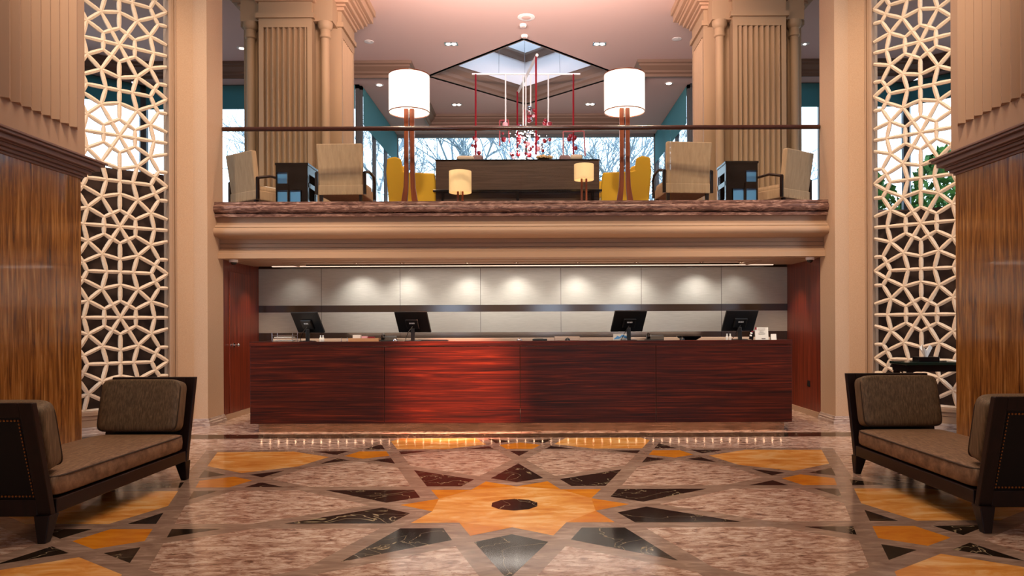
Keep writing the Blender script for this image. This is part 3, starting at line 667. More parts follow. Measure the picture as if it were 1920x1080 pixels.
# ================================================================ DAYBEDS
def make_daybed(label, xc, yc):
    t = thing('daybed', label, 'daybed', (xc, yc, 0), 0, 'daybeds facing each other across the lobby')
    W = .74; L = 1.82                       # X width, Y length at seat level
    hw = W / 2; hl = L / 2
    for s in (-1, 1):
        nm = 'near' if s < 0 else 'far'
        def lean(z): return .0 if z < .25 else (z - .25) * .28     # backs lean outward
        f = MB()
        def rail(x0, x1, z0, z1, th=.05):
            y0, y1 = s * (hl + lean(z0)), s * (hl + lean(z1))
            f.add([(x0, y0 - th / 2, z0), (x1, y0 - th / 2, z0), (x1, y0 + th / 2, z0), (x0, y0 + th / 2, z0),
                   (x0, y1 - th / 2, z1), (x1, y1 - th / 2, z1), (x1, y1 + th / 2, z1), (x0, y1 + th / 2, z1)],
                  [(3, 2, 1, 0), (4, 5, 6, 7), (0, 1, 5, 4), (1, 2, 6, 5), (2, 3, 7, 6), (3, 0, 4, 7)])
        rail(-hw, -hw + .085, .16, .89); rail(hw - .085, hw, .16, .89)
        rail(-hw + .085, hw - .085, .80, .89); rail(-hw + .085, hw - .085, .16, .27)
        f.build('back_frame', DARKW, t, bevel=.006)
        f = MB(); rail(-hw + .085, hw - .085, .27, .80, .03); f.build('leather_panel', LEATH, t)
        nb = MB()
        def nail(x, z):
            y = s * (hl + lean(z) + .018); nb.ico((x, y, z), .0075, 6)
        n = 24
        for i in range(n + 1):
            xx = -hw + .105 + (W - .21) * i / n; nail(xx, .29); nail(xx, .78)
        for i in range(1, 22):
            zz = .29 + .49 * i / 22; nail(-hw + .105, zz); nail(hw - .105, zz)
        nb.build('nail_trim', BRONZE, t)
        for sx_ in (-1, 1):
            xo = sx_ * (hw - .045)
            l = MB(); a = .05; b = .026
            y0 = s * hl; y1 = s * (hl - .0)
            p = [(xo - a, y0 - .05), (xo + a, y0 - .05), (xo + a, y0 + .05), (xo - a, y0 + .05)]
            x1 = xo + sx_ * .005; y1 = s * (hl + .035)
            q = [(x1 - b, y1 - b), (x1 + b, y1 - b), (x1 + b, y1 + b), (x1 - b, y1 + b)]
            l.add([(x, y, .17) for x, y in p] + [(x, y, 0) for x, y in q], [(0, 1, 2, 3), (7, 6, 5, 4), (0, 4, 5, 1), (1, 5, 6, 2), (2, 6, 7, 3), (3, 7, 4, 0)])
            l.build('leg', DARKW, t, bevel=.005)
        # bolster cushion
        c = MB(); yy = s * (hl - .105 + .07); c.sell((0, yy, .655), (W - .05, .17, .45), .22, .28, nu=40, nv=18, rx=R(-13) * s)
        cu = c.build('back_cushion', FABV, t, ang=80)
        MB().tube([(((W - .06) / 2) * math.copysign(abs(math.cos(q_)) ** .2, math.cos(q_)), yy - s * .062 - (-s) * 0 + math.tan(R(13)) * s * (.215 * math.copysign(abs(math.sin(q_)) ** .2, math.sin(q_))), .655 + .205 * math.copysign(abs(math.sin(q_)) ** .2, math.sin(q_))) for q_ in [2 * PI * (i + .5) / 48 for i in range(48)]], .006, 6, closed=True).build('piping', PIPE, cu)
    MB().b2(-hw, -hw + .035, -hl + .03, hl - .03, .17, .26).b2(hw - .035, hw, -hl + .03, hl - .03, .17, .26).b2(-hw + .035, hw - .035, -hl + .03, hl - .03, .20, .25).build('seat_rail', DARKW, t, bevel=.005)
    c = MB(); c.sell((0, 0, .34), (W - .01, L - .05, .165), .3, .09, nu=56, nv=14, crown=.035)
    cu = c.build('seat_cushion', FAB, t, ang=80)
    rim = [(((W + .0) / 2) * math.copysign(abs(math.cos(q_)) ** .12, math.cos(q_)), ((L - .045) / 2) * math.copysign(abs(math.sin(q_)) ** .12, math.sin(q_)), .395) for q_ in [2 * PI * (i + .5) / 64 for i in range(64)]]
    MB().tube([(x * .985, y * .99, z) for x, y, z in rim], .006, 6, closed=True).build('piping', PIPE, cu)
    return t
make_daybed('dark wood daybed with taupe cushions on the left side of the lobby', -3.25, 5.59)
make_daybed('dark wood daybed with taupe cushions on the right side of the lobby', 3.38, 5.73)

# side table with tissue box behind the right daybed
t = thing('side_table', 'narrow black side table with green stone top before the right screen', 'table', (4.80, 8.48, 0))
MB().b2(-.49, .49, -.2, .2, .875, .905).build('tabletop', GREENG, t, bevel=.003)
MB().b2(-.47, .47, -.17, .17, .80, .875).build('apron', BLKW, t)
for x in (-.43, .43):
    for y in (-.15, .15): MB().b2(x - .03, x + .03, y - .02, y + .02, 0, .80).build('leg', BLKW, t)
t = thing('tissue_box', 'black tissue box with a white tissue standing on the side table', 'tissue box', (4.62, 8.46, .905))
MB().b2(-.12, .12, -.07, .07, 0, .055).build('box', BLKW, t, bevel=.004)
random.seed(5); m = MB(); ctr = (0, 0, .055); ring = []
for i in range(12):
    a = 2 * PI * i / 12; r = .045 + .03 * ((i * 7) % 3) / 2; ring.append((r * math.cos(a), .5 * r * math.sin(a), .055 + .07 + .035 * ((i * 5) % 3)))
m.add([(.018 * math.cos(2 * PI * i / 12), .01 * math.sin(2 * PI * i / 12), .05) for i in range(12)] + ring + [(.01, 0, .11)],
      [(i, (i + 1) % 12, 12 + (i + 1) % 12, 12 + i) for i in range(12)] + [(12 + i, 12 + (i + 1) % 12, 24) for i in range(12)])
m.build('tissue', PAPER, t, fixn=False)
tag(MB().b2(-.15, .15, -.1, .1, 0, .008).build('magazine', PAPER, loc=(5.05, 8.44, .9055)), 'white magazine lying on the side table beside the tissue box', 'magazine')

# ================================================================ BALCONY LEVEL
BZ = 3.02
# glass balustrade
t = thing('glass_balustrade', 'clear glass balustrade with round dark wood handrail along the balcony edge', 'railing', (0, 10.44, 3.035))
for i in range(4): x0 = -4.19 + i * 2.095; MB().b2(x0 + .004, x0 + 2.091, -.006, .006, 0, 1.045).build('glass_pane', GLASS, t)
MB().tube([(-4.19, 0, 1.065), (0, 0, 1.065), (4.19, 0, 1.065)], .032, 14).build('handrail', RAILW, t)

# columns
def make_column(s):
    t = thing('column', 'massive fluted plaster column with capital on the balcony, %s side' % ('left' if s < 0 else 'right'), 'column', (s * 4.0, 13.39, BZ), 0, 'balcony columns')
    H = 7.44 - BZ; h = .45; Rr = .85; d = .06
    zc = 6.50 - BZ
    m = MB(); m.b2(-h, h, -Rr + d, Rr - d, 0, zc); m.b2(-Rr + d, Rr - d, -h + .001, h - .001, 0, zc); m.b2(-.62, .62, -.62, .62, 0, zc)
    # borders framing the fluted panels on the four arm faces
    def face(mb, k, x0, x1, z0, z1, d0, d1):
        a = [(x0, -d1), (x1, -d1), (x1, -d0), (x0, -d0)]
        c_, s_ = [(1, 0), (0, 1), (-1, 0), (0, -1)][k]
        mb.prism([(x * c_ - y * s_, x * s_ + y * c_) for x, y in a], z0, z1)
    for k in range(4):
        face(m, k, -h, -.37, 0, zc, Rr - d, Rr); face(m, k, .37, h, 0, zc, Rr - d, Rr); face(m, k, -.37, .37, zc - .13, zc, Rr - d, Rr)
    m.build('shaft', COLM, t)
    fl_ = MB(); p = .74 / 8
    for k in range(4):
        c_, s_ = [(1, 0), (0, 1), (-1, 0), (0, -1)][k]
        for i in range(8):
            x = -.37 + p * i; a = [(x + .001, -(Rr - d)), (x + p * .62, -(Rr - .003)), (x + p * .74, -(Rr - .003)), (x + p - .001, -(Rr - d))]
            fl_.prism([(X * c_ - Y * s_, X * s_ + Y * c_) for X, Y in a], 0, zc - .13)
    fl_.build('fluting', COLM, t)
    for sx_ in (-1, 1):
        for sy in (-1, 1):
            mm = MB(); c0 = (sx_ * .70, sy * .62, 0) if False else (sx_ * .635, sy * .70, 0)
            mm.lathe([(.10, 0), (.10, .12), (.085, .14), (.072, .2), (.072, zc - .28), (.095, zc - .26), (.095, zc - .23), (.085, zc - .21), (.085, zc - .13), (.11, zc - .11), (.125, zc - .06), (.125, zc)], c0, n=20)
            mm.build('colonette', COLM, t)
    # capital following the cross plan
    def cross(o, e=.0):
        a, b = h + o, Rr + o
        return [(-a, -b), (a, -b), (a, -a - .25), (a + .35, -a - .25) if False else (a, -a), (b, -a), (b, a), (a, a), (a, b), (-a, b), (-a, a), (-b, a), (-b, -a), (-a, -a)]
    m = MB(); m.prism(cross(.0), zc, zc + .35); m.prism([(x * .93, y * .93) for x, y in ((-.84, -.84), (.84, -.84), (.84, .84), (-.84, .84))], zc, H - .02)
    m.prism(cross(.04), zc + .02, zc + .10)
    m.build('capital_block', COLM, t)
    m = MB()
    for o, z0, z1 in ((.05, .30, .36), (.09, .36, .40), (.15, .40, .47), (.21, .47, .53), (.24, .53, .56), (.30, .56, .70), (.34, .70, H - zc - .001)):
        m.prism(cross(o), zc + z0, zc + z1)
    m.build('capital_cornice', TAUPE if False else MOULD, t, bevel=.01)
make_column(-1); make_column(1)

# ceiling with diamond opening
ZC = 7.44
K = 7.3
DYc = 17.85; DD = 2.28
m = MB(); dS, dE, dN, dW = (0, DYc - DD), (DD, DYc), (0, DYc + DD), (-DD, DYc)
o_ = [(-12, 10.16), (12, 10.16), (12, 17.62), (4, 17.62), (4, 22.3), (-4, 22.3), (-4, 17.62), (-12, 17.62)]
for z in (K + .0, K + .12):
    m.add([(x, y, z) for x, y in o_ + [dS, dE, dN, dW]],
          [(0, 1, 8), (1, 2, 3), (1, 3, 9), (1, 9, 8), (3, 4, 9), (4, 10, 9), (4, 5, 10), (5, 11, 10), (5, 6, 11), (6, 0, 11), (0, 8, 11), (6, 7, 0)])
struct(m.build('ceiling_balcony', CEIL, fixn=False))
# skylight well
dia = lambda r: [(0, DYc - r), (r, DYc), (0, DYc + r), (-r, DYc)]
m = MB()
def ring_wall(mb, r, z0, z1, th=.1):
    a, b = dia(r), dia(r + th)
    for i in range(4):
        j = (i + 1) % 4; mb.prism([a[i], a[j], b[j], b[i]], z0, z1)
ring_wall(m, DD, K, 10.2); struct(m.build('wall_skylight', WHITEW))
# travel anticlockwise as seen from above: S,E,N,W -> right of travel is outward, so inward offsets are negative
m = MB(); m.sweep(dia(DD), [(0, K + .0), (-.03, K + .0), (-.04, K + .07), (-.08, K + .11), (-.09, K + .19), (-.16, K + .30), (-.17, K + .36), (-.19, K + .38), (0, K + .38)], closed=True)
struct(m.build('trim_3', TAUPE))
m = MB(); m.sweep(dia(DD), [(0, K + 1.12), (-.04, K + 1.12), (-.08, K + 1.22), (-.12, K + 1.26), (-.12, K + 1.32), (0, K + 1.32)], closed=True)
struct(m.build('trim_4', TAUPE))
m = MB(); m.flat(dia(DD), 10.15); struct(m.build('window_skylight', WGLASS))
# lowered perimeter soffit with cornice
ZS = 7.0
m = MB()
for s in (-1, 1):
    m.b2(s * 2.79, s * 3.95, 17.0, 22.3, ZS, K - .001); m.b2(s * 3.95, s * 9.1, 17.0, 17.6, ZS, K - .001)
    m.prism([(s * 9.0, 17.0), (s * 12.0, 14.0), (s * 12.0, 14.9), (s * 9.3, 17.6)], ZS, K - .001)
m.b2(-2.79, 2.79, 21.3, 22.3, ZS, K - .001)
struct(m.build('ceiling_soffit', CEIL))
cp = [(0, ZS - .03), (.05, ZS - .03), (.05, ZS + .03), (.10, ZS + .06), (.10, ZS + .10), (.2, ZS + .18), (.2, ZS + .22), (.24, ZS + .24), (.24, K - .002), (0, K - .002)]
m = MB(); m.sweep([(-12, 14.0), (-9.0, 17.0), (-2.79, 17.0), (-2.79, 21.3), (2.79, 21.3), (2.79, 17.0), (9.0, 17.0), (12, 14.0)], cp)
struct(m.build('trim_5', TAUPE))

# window walls
def window(name, p0, p1, z0, z1, blind=None, mull=None, post=True):
    """framed glazing between two plan points"""
    a, b = Vector(p0), Vector(p1); d = (b - a); L = d.length; ang = math.atan2(d.y, d.x)
    fr = MB(); fw = .09
    fr.b2(0, L, -.05, .05, z1 - fw, z1); fr.b2(0, L, -.05, .05, z0, z0 + fw); fr.b2(0, fw, -.05, .05, z0, z1); fr.b2(L - fw, L, -.05, .05, z0, z1)
    for q in (mull or []): fr.b2(q * L - .04, q * L + .04, -.05, .05, z0, z1)
    o = struct(fr.build(name, GREYF, loc=(a.x, a.y, 0), rz=ang))
    MB().b2(fw, L - fw, -.008, .008, z0 + fw, z1 - fw).build('window_pane', WGLASS, o)
    if blind: MB().b2(fw, L - fw, .055, .065, blind, z1 - .02).build('roller_blind', TEAL, o)
    return o
ZH = 6.995
window('window_1', (3.9, 22.2), (-3.9, 22.2), BZ, ZH, None, [.5])
window('window_2', (-3.9, 22.2), (-3.9, 17.6), BZ, ZH, 6.10, [.33, .66])
window('window_3', (3.9, 17.6), (3.9, 22.2), BZ, ZH, 6.10, [.33, .66])
window('window_4', (-3.9, 17.55), (-9.0, 17.55), BZ, ZH, 6.42, [.45])
window('window_5', (9.0, 17.55), (3.9, 17.55), BZ, ZH, 6.42, [.4, .7])
window('window_6', (-9.0, 17.55), (-12.0, 14.55), BZ, ZH, 6.42, [.5])
window('window_7', (12.0, 14.55), (9.0, 17.55), BZ, ZH, 6.42, [.5])
for s in (-1, 1):
    struct(MB().b2(s * 12.0, s * 12.15, 9.0, 15.0, 0, 7.4).build('wall_outer_left' if s < 0 else 'wall_outer_right', PLAST))
    struct(MB().b2(s * 6.2, s * 12.15, 8.75, 8.9, 0, 7.4).build('wall_wing_left' if s < 0 else 'wall_wing_right', PLAST))
    struct(MB().b2(s * 4.36, s * 12.0, 11.85, 11.95, 0, 2.75).build('wall_under_left' if s < 0 else 'wall_under_right', DARKWALL))

# ---- floor lamps behind the balustrade
def make_floor_lamp(label, u):
    Y = 10.95; x = CX + (u - 996) * Y / F
    t = thing('floor_lamp', label, 'floor lamp', (x, Y, BZ), 0, 'tall floor lamps at the balcony edge')
    for s in (-1, 1):
        prof = [(.012, 1.50), (.075, 1.50), (.075, .6), (.085, .35), (.12, .14), (.16, 0), (.07, 0), (.035, .14), (.018, .35), (.012, .6)]
        MB().prism([(s * a, b) for a, b in prof], -.035, .035, axis='y').build('upright', LAMPW, t, bevel=.006)
    MB().b2(-.17, .17, -.12, .12, -.0, .012).build('base_plate', DARKW, t)
    MB().cyl((0, 0, .6), (0, 0, 1.78), .006, n=8).build('rod', CHROME, t)
    rr = .298
    MB().lathe([(rr, 1.44), (rr, 2.0), (rr - .006, 2.0), (rr - .006, 1.44), (rr, 1.44)], n=48).build('lamp_shade', SHADE, t)
    m = MB(); m.lathe([(rr + .002, 1.985), (rr + .002, 2.0), (rr - .008, 2.0), (rr - .008, 1.985), (rr + .002, 1.985)], n=48); m.build('shade_trim', LAMPW, t); m = MB(); m.lathe([(rr + .002, 1.44), (rr + .002, 1.452), (rr - .008, 1.452), (rr - .008, 1.44), (rr + .002, 1.44)], n=48)
    m.build('shade_trim', LAMPW, t)
    MB().ico((0, 0, 1.74), .02, 12).build('bulb', BULB, t)
    light('POINT', 'floor_lamp_bulb', (x, Y, BZ + 1.80), 32, (1, .74, .48), size=.05)
make_floor_lamp('tall floor lamp with white drum shade and twin wood uprights, left of the balcony centre', 769)
make_floor_lamp('tall floor lamp with white drum shade and twin wood uprights, right of the balcony centre', 1172.5)

# ---- lamp reflections in the balcony glass, modelled as small lamps
def make_lamp_reflection(label, u, v0, v1, w_px, Y):
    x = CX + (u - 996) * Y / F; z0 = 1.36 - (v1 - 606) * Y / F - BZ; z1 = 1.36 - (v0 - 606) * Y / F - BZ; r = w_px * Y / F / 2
    t = thing('lamp_reflection', label, 'lamp', (x, Y, BZ), 0, 'glowing lamp reflections before the dark cabinet')
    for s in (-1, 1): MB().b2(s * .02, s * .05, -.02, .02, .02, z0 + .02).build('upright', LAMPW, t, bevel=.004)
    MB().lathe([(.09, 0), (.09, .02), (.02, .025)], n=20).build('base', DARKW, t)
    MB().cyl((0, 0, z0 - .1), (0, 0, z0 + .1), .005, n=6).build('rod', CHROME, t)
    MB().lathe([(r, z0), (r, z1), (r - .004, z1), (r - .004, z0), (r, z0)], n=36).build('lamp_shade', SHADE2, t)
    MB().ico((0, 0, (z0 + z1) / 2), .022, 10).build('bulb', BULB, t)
make_lamp_reflection('glowing glass reflection of a drum lamp before the dark cabinet, left and nearer', 864, 321, 361, 42, 11.35)
make_lamp_reflection('glowing glass reflection of a drum lamp before the dark cabinet, right and smaller', 1096, 309, 338, 37, 11.40)

# ---- dark cabinet (high console) with ledge
t = thing('back_cabinet', 'long dark wood cabinet with a ledge in the middle of the balcony', 'cabinet', (CX + (971.5 - 996) * 12.0 / F, 12.0, BZ))
MB().b2(-1.32, 1.32, 0, .35, .0, .965).build('body', CONS, t, bevel=.006)
MB().b2(-1.35, 1.35, -.14, 0, .44, .475).build('ledge', BLKW, t, bevel=.004)
MB().b2(-1.33, 1.33, -.01, .37, .965, .985).build('top_board', BLKW, t, bevel=.004)
for x in (-1.2, 0, 1.2): MB().b2(x - .02, x + .02, -.12, 0, .30, .44).build('bracket', BLKW, t)
CZ = BZ + .985
def cushion(label, u, w_, h_, m_, Y, rx=0, ry=0):
    x = CX + (u - 996) * Y / F; o = MB().sell((0, 0, h_ / 2), (w_, .13, h_), .55, .35, nu=28, nv=14).build('throw_pillow', m_, loc=(x, Y, CZ + .002), ang=80); o.rotation_euler = (rx, 0, ry)
    tag(o, label, 'pillow', 'throw pillows on the cabinet top')
    if 'cream' in m_.name or True:
        pass
cushion('cream throw pillow on the cabinet top, left end', 874, .28, .075, PILL, 12.1, 0, R(4))
cushion('mauve throw pillow on the cabinet top, just right of the left cream one', 897, .17, .13, PILM, 12.27, 0, R(-8))
cushion('mauve throw pillow on the cabinet top near the right end', 1060, .18, .12, PILM, 12.27, 0, R(8))
cushion('cream throw pillow on the cabinet top, right end', 1082, .2, .09, PILL, 12.1, 0, R(-5))
t = thing('flower_bowl', 'low bowl of pale gold flowers on the cabinet top right of the middle', 'flowers', (CX + (1021 - 996) * 12.12 / F, 12.12, CZ + .0005))
MB().lathe([(.05, 0), (.10, .03), (.095, .03), (.04, .008)], n=18).build('bowl', BRONZE, t)
m = MB(); random.seed(3)
for i in range(60):
    a, r = random.random() * 6.28, .13 * random.random() ** .5; z = .04 + .07 * random.random() * (1 - r / .2); m.ico((r * math.cos(a), r * .6 * math.sin(a), z), .013 + .008 * random.random(), 6)
m.build('blossoms', mat('blossom', srgb(216, 180, 130), .8), t)['kind'] = 'stuff'

# ---- yellow wing chairs
def make_wing_chair(label, xc, s):
    t = thing('wing_chair', label, 'armchair', (xc, 12.75, BZ), 0, 'yellow wing chairs')
    # back on the outer side (s = outward), arm facing the lobby
    MB().prism([(s * .40, .25), (s * .45, .85), (s * .42, 1.09), (s * .33, 1.10), (s * .28, .85), (s * .24, .25)], -.36, .36, axis='y').build('backrest', YEL, t, bevel=.04, seg=4)
    for y in (-.40, .33):
        MB().prism([(s * .34, .18), (-s * .38, .18), (-s * .40, .55), (-s * .36, .84), (s * .10, .86), (s * .17, .88), (s * .20, 1.08), (s * .30, 1.12), (s * .43, 1.09), (s * .45, .86), (s * .40, .3)], y, y + .07, axis='y').build('wing', YEL, t, bevel=.025, seg=3)
    MB().sell((-s * .05, 0, .42), (.66, .64, .2), .35, .2).build('seat_cushion', YEL, t, ang=80)
    MB().b2(-.36, .36, -.33, .33, .2, .34).build('seat_base', YEL, t, bevel=.02)
    for x in (-.3, .3):
        for y in (-.3, .3): MB().box((x, y, .1), (.05, .05, .2), taper=.6).build('leg', DARKW, t)
make_wing_chair('yellow wing chair left of the dark cabinet, behind the left floor lamp', CX + (778 - 996) * 12.5 / F, -1)
make_wing_chair('yellow wing chair right of the dark cabinet, behind the right floor lamp', CX + (1170 - 996) * 12.5 / F, 1)

# ---- slipcovered armchairs (local: faces +Y, back towards the lobby)
def make_armchair(label, x, y, rz):
    t = thing('armchair', label, 'armchair', (x, y, BZ), rz, 'slipcovered armchairs along the balustrade')
    # back with slight rake
    def slab(x0, x1, yb, yt, th, z0, z1, flare=0):
        return [(x0, yb - th / 2, z0), (x1, yb - th / 2, z0), (x1, yb + th / 2, z0), (x0, yb + th / 2, z0), (x0 - flare, yt - th / 2, z1), (x1 + flare, yt - th / 2, z1), (x1 + flare, yt + th / 2, z1), (x0 - flare, yt + th / 2, z1)]
    bf = [(3, 2, 1, 0), (4, 5, 6, 7), (0, 1, 5, 4), (1, 2, 6, 5), (2, 3, 7, 6), (3, 0, 4, 7)]
    MB().add(slab(-.325, .325, -.28, -.37, .09, .40, 1.02, .02), bf).build('backrest', SLIP, t, bevel=.018, seg=3)
    m = MB()
    # pleated skirt around the seat
    pts = [(-.34, -.335), (.34, -.335), (.33, .33), (-.33, .33)]
    m.prism(pts, .27, .42); m.build('skirt', SLIP, t, bevel=.012)
    m = MB(); n = 14
    for i in range(n):
        xx = -.31 + .62 * i / (n - 1); m.cyl((xx, -.333, .275), (xx + .01, -.325, .41), .010, .002, n=6)
    m.build('pleats', SLIP, t)
    MB().sell((0, .02, .44), (.64, .62, .12), .35, .15, crown=.02).build('seat_cushion', SLIP, t, ang=80)
    for s in (-1, 1):
        MB().tube([(s * .36, -.33, .60), (s * .37, -.1, .66), (s * .37, .2, .64), (s * .36, .30, .56), (s * .35, .32, .30)], .022, 8).b2(s * .345, s * .385, -.34, -.30, .28, .61).build('armrest', DARKW, t)
        for y_ in (-.30, .28): MB().box((s * .30, y_, .14), (.05, .05, .28), taper=.6).build('leg', DARKW, t)
    return t
make_armchair('linen slipcovered armchair right of the left black side table, back to the railing', CX + (645 - 996) * 11.25 / F, 11.45, R(-2))
make_armchair('linen slipcovered armchair left of the right black side table, back to the railing', CX + (1284 - 996) * 11.2 / F, 11.42, R(6))
make_armchair('linen slipcovered armchair at the far left end of the balcony', -4.2, 11.95, R(-35))
make_armchair('linen slipcovered armchair at the far right end of the balcony', 4.12, 11.95, R(35))
# ---- black open side tables
def make_cube_table(label, u, sk):
    Y = 11.15; x = CX + (u - 996) * Y / F
    t = thing('cube_table', label, 'side table', (x, Y + .25, BZ), 0, 'black open cube tables')
    W = .48; D = .5; H = .76; t.location.x -= sk * .04
    def bx(mb, x0, x1, y0, y1, z0, z1): a, b = sorted((x0 * sk, x1 * sk)); return mb.b2(a, b, y0, y1, z0, z1)
    MB().b2(-W / 2 - .01, W / 2 + .01, -D / 2 - .01, D / 2 + .01, H - .035, H).build('tabletop', BLKW, t, bevel=.004)
    f = MB(); y0, y1 = -D / 2, -D / 2 + .02
    for x0, x1, z0, z1 in ((-.24, .24, .62, H - .035), (-.24, -.22, 0, .62), (.15, .24, 0, .62), (-.06, -.03, 0, .44), (-.06, .15, .35, .62), (-.22, -.06, .35, .45), (-.22, .15, 0, .14)): bx(f, x0, x1, y0, y1, z0, z1)
    f.build('front_panel', BLKW, t)
    f = MB(); bx(f, -.24, -.22, y1, D / 2, 0, H - .035); f.build('side_panel', BLKW, t)
    f = MB()
    for a, b, z0, z1 in ((y1, D / 2, .60, H - .035), (y1, D / 2, .40, .47), (y1, D / 2, 0, .20), (y1, y1 + .05, .2, .6), (D / 2 - .05, D / 2, .2, .6)): bx(f, .22, .24, a, b, z0, z1)
    f.build('slotted_side', BLKW, t)
    MB().b2(-.21, .21, D / 2 - .03, D / 2 - .01, .0, H - .035).build('back_panel', BLKW, t)
    for x0, x1, z0, z1 in ((-.22, -.08, .45, .62), (-.22, -.08, .14, .35), (-.03, .12, .14, .35)): f = MB(); bx(f, x0, x1, -D / 2 + .03, -D / 2 + .035, z0, z1); f.build('blue_reflection', BLUEP, t)  # window light in the openings put in as flat blue colour
make_cube_table('black open cube table between the two left armchairs', 553, 1)
make_cube_table('black open cube table between the two right armchairs', 1387, -1)
tag(MB().b2(-.15, .15, -.11, .11, 0, .015).build('open_book', PAPER, loc=(-4.15, 12.02, BZ + .525), rz=R(-35)), 'white booklet lying on the seat of the far left armchair', 'booklet')

# ---- chandelier
CHY = 17.75; CHZ = 7.28
def cp_(u, v, Y=CHY): return at(u, v, Y)
t = thing('chandelier', 'hanging sculpture of white crossbars, red cords, frames and glowing crystals under the skylight', 'chandelier', (0, CHY, CHZ))
def lc(u, v, Y=CHY): p = at(u, v, Y); return (p[0], p[1] - CHY, p[2] - CHZ)
a = lc(885, 139); b = lc(1088, 139); MB().cyl(a, b, .022, n=6).build('crossbar', WHITE, t)
a = lc(1007, 103, 16.5); b = lc(972, 172, 19.0); MB().cyl(a, b, .036, n=6).build('crossbar', WHITE, t)
for u, v0, v1, m_, Y in ((892, 139, 300, RED, CHY), (1075, 139, 290, RED, CHY), (1005, 103, 290, RED, 16.55), (970, 172, 290, RED, 18.95),
                         (948, 139, 235, WHITE, CHY), (1028, 139, 228, WHITE, CHY), (995, 139, 215, WHITE, CHY), (981, 142, 240, WHITE, CHY), (986, 142, 240, WHITE, CHY)):
    MB().cyl(lc(u, v0, Y), lc(u, v1, Y), .024 if m_ is RED else .018, n=6).build('cord', m_, t)
for u in (935, 1050): MB().cyl(lc(u, 139), (lc(u, 139)[0] * .9, 0, 2.85), .004, n=4).build('wire', CHROME, t)
MB().cyl((0, 0, 0), (0, 0, 2.85), .005, n=5).build('wire', CHROME, t)
def rframe(u0, v0, u1, v1, Y, open_=True):
    p = [lc(u0, v1, Y), lc(u0, v0, Y), lc(u1, v0 - 1, Y), lc(u1 + 2, v1 - 5, Y)]; m = MB()
    for i in range(3): m.cyl(p[i], p[i + 1], .022, n=4, rot=.78)
    m.build('square_frame', RED, t)
rframe(1056, 247, 1095, 298, 17.5); rframe(937, 226, 953, 273, 17.9); rframe(984, 206, 1003, 232, 18.3)
random.seed(11); cnt = 0
cl = [(892, 272, 16, 5), (1073, 262, 16, 5), (948, 245, 20, 6), (1025, 245, 22, 7), (997, 215, 12, 8), (970, 262, 28, 8), (988, 270, 30, 9), (1005, 258, 26, 7), (957, 280, 15, 5), (1018, 272, 12, 4)]
for u, v, sp, n in cl:
    for i in range(n):
        uu = u + random.uniform(-.45, .45) * min(sp, 14); vv = v + random.uniform(-1, 1) * sp; Y = CHY + random.uniform(-.5, .5)
        rr = random.uniform(.03, .065); m_ = RED if random.random() < .6 else (PINK if random.random() < .5 else CHROME)
        MB().ico(lc(uu, vv, Y), rr, 10).build('bauble', m_, t)
m = MB()
for i in range(150):
    uu = random.gauss(988, 17); vv = random.uniform(238, 300); m.ico(lc(uu, vv, CHY + random.uniform(-.3, .3)), random.uniform(.006, .018), 6)
m.build('crystal_lights', SPARK, t)['kind'] = 'stuff'
light('POINT', 'chandelier_glow', (0, CHY, 5.6), 60, (1, .9, .86), size=.3)

# ---- ceiling fittings
def twin(label, u, v, z, n=2, rad=.05, lit=True, e=60, group=None):
    d = (z - 1.36) * F / (606 - v - (u - 996) * .004); x = CX + (u - 996) * d / F
    t = thing('recessed_downlight', label, 'downlight', (x, d, z), 0, group)
    w_ = .12 * n
    MB().b2(-w_ / 2 - .02, w_ / 2 + .02, -.09, .09, -.008, 0).build('plate', WHITE if not lit else CHROME, t, bevel=.003) if n == 2 else MB().lathe([(.07, -.01), (.10, -.008), (.10, 0), (.07, 0)], n=24).build('trim_ring', WHITE, t)
    for i in range(n): MB().lathe([(rad, -.014), (rad, -.009)], (-.06 * (n - 1) + .12 * i, 0, 0), n=16).build('lamp', BULB if lit else WHITE, t)
    if e: light('SPOT', 'downlight', (x, d, z - .03), e, (1, .74, .52), (x, d, 0), size=.04, spot=95, blend=.7)
g = 'recessed ceiling downlights'
twin('twin spot downlight in the balcony ceiling, front left of the skylight', 848, 82, K)
twin('twin spot downlight in the balcony ceiling, front right of the skylight', 1126, 82, K)
twin('twin spot downlight beyond the skylight, left', 858, 196, K, e=30)
twin('twin spot downlight beyond the skylight, right', 1108, 195, K, e=30)
twin('bright round downlight in the ceiling left of the left column', 455, 90, K, n=1, e=50)
twin('small round downlight in the ceiling right of the right column', 1511, 82, K, n=1, rad=.03, e=50)
twin('round downlight in the lowered ceiling strip, left of the left floor lamp', 713, 159, ZS, n=1, rad=.06, e=0)
twin('round downlight in the lowered ceiling strip, right of the right floor lamp', 1256, 156, ZS, n=1, rad=.06, e=0)
twin('small dim downlight in the ceiling beside the left column capital', 694, 78, K, n=1, rad=.03, lit=False, e=0)
twin('small dim downlight in the ceiling beside the right column capital', 1271, 73, K, n=1, rad=.03, lit=False, e=0)
def disc(name, label, cat, u, v, r, h_, m_):
    d = (K - 1.36) * F / (606 - v); x = CX + (u - 996) * d / F
    t = thing(name, label, cat, (x, d, K))
    MB().lathe([(r * .8, -h_), (r, -h_ * .6), (r, 0)], n=28).build('housing', WHITE, t)
    MB().lathe([(r * .15, -h_ - .006), (r * .5, -h_ - .002), (r * .55, -h_)], n=20).build('grille', CEIL, t)
disc('ceiling_speaker', 'round flush speaker in the ceiling in front of the skylight', 'speaker', 989, 32, .17, .015, WHITE)
disc('smoke_detector', 'white smoke detector on the ceiling, nearer the round speaker', 'smoke detector', 983, 46, .07, .05, WHITE)
disc('smoke_detector', 'white smoke detector on the ceiling at the skylight corner', 'smoke detector', 985.5, 66, .07, .05, WHITE)
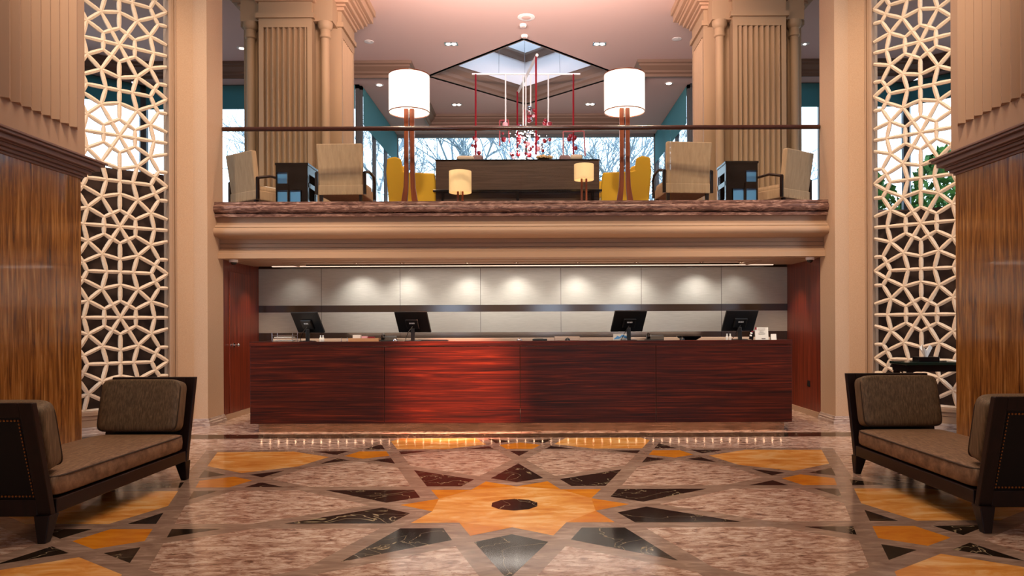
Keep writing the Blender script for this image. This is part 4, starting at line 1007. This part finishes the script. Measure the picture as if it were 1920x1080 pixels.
# extra warm light for the balcony from further ceiling fittings out of view
for s in (-1, 1):
    light('SPOT', 'balcony_downlight', (s * 2.2, 11.3, 7.2), 260, (1, .70, .46), (s * 2.6, 11.8, 3), size=.06, spot=100, blend=.8)
    light('SPOT', 'column_wash', (s * 3.6, 10.6, 7.2), 120, (1, .66, .42), (s * 4.0, 12.6, 4.6), size=.06, spot=75, blend=.8)

# ================================================================ OUTSIDE
struct(MB().b2(-40, 40, 22.4, 60, 2.6, 2.7).build('ground', GROUND))
def tree(label, x, y, h_, seed):
    rnd = random.Random(seed); m = MB()
    def br(p, d, L, r, lvl):
        q = p + d * L; m.cyl(p, q, r, r * .66, n=5 if lvl < 3 else 3)
        if lvl >= 5: return
        for i in range(3 if lvl < 4 else 3):
            ax = Vector((rnd.uniform(-1, 1), rnd.uniform(-1, 1), rnd.uniform(-.25, .8))).normalized()
            nd = (d * .75 + ax * .75).normalized(); br(p.lerp(q, rnd.uniform(.55, 1)), nd, L * rnd.uniform(.62, .82), r * .62, lvl + 1)
    br(Vector((0, 0, 0)), Vector((rnd.uniform(-.08, .08), 0, 1)).normalized(), h_ * .33, .12, 0)
    o = m.build('bare_tree', BARK, loc=(x, y, 2.7), fixn=False); tag(o, label, 'tree', 'bare winter trees outside')
pos = ['far left', 'second from the left', 'left of centre', 'just left of the middle', 'just right of the middle', 'right of centre', 'second from the right', 'far right']
for i, x in enumerate((-5.2, -3.8, -2.4, -0.9, 0.8, 2.2, 3.6, 5.0)):
    tree('bare winter tree outside the wide rear window, %s' % pos[i], x + .2, 26 + (i * 37 % 5) * .7, 7.4 + (i % 3) * .7, 20 + i)
tree('bare winter tree outside the left bay window', -9.4, 27, 7.5, 41); tree('bare winter tree outside the right bay window', 9.4, 27, 7.5, 42)
def shrub(label, x, y, h_, seed):
    rnd = random.Random(seed); t = thing('leafy_shrub', label, 'shrub', (x, y, 2.7), 0, 'green shrubs outside the right windows')
    MB().cyl((0, 0, 0), (0, 0, h_ * .6), .06, .03, 6).build('stem', BARK, t)
    m = MB()
    for i in range(900):
        a = rnd.random() * 6.28; zz = rnd.uniform(.15, 1); r = 1.1 * math.sin(PI * min(1, zz * .95)) ** .6 * rnd.random() ** .4
        c = Vector((r * math.cos(a), r * math.sin(a), h_ * zz)); n1 = Vector((rnd.uniform(-1, 1), rnd.uniform(-1, 1), rnd.uniform(-1, 1))).normalized() * .16; n2 = n1.cross(Vector((rnd.random(), 1, rnd.random()))).normalized() * .06
        m.add([c - n1, c + n2, c + n1, c - n2], [(0, 1, 2, 3)])
    m.build('leaves', LEAF, t, fixn=False)
shrub('leafy green shrub outside the right corner window', 11.2, 19.6, 3.2, 1)
shrub('leafy green shrub outside, left of the other shrub', 9.2, 20.4, 2.7, 2)
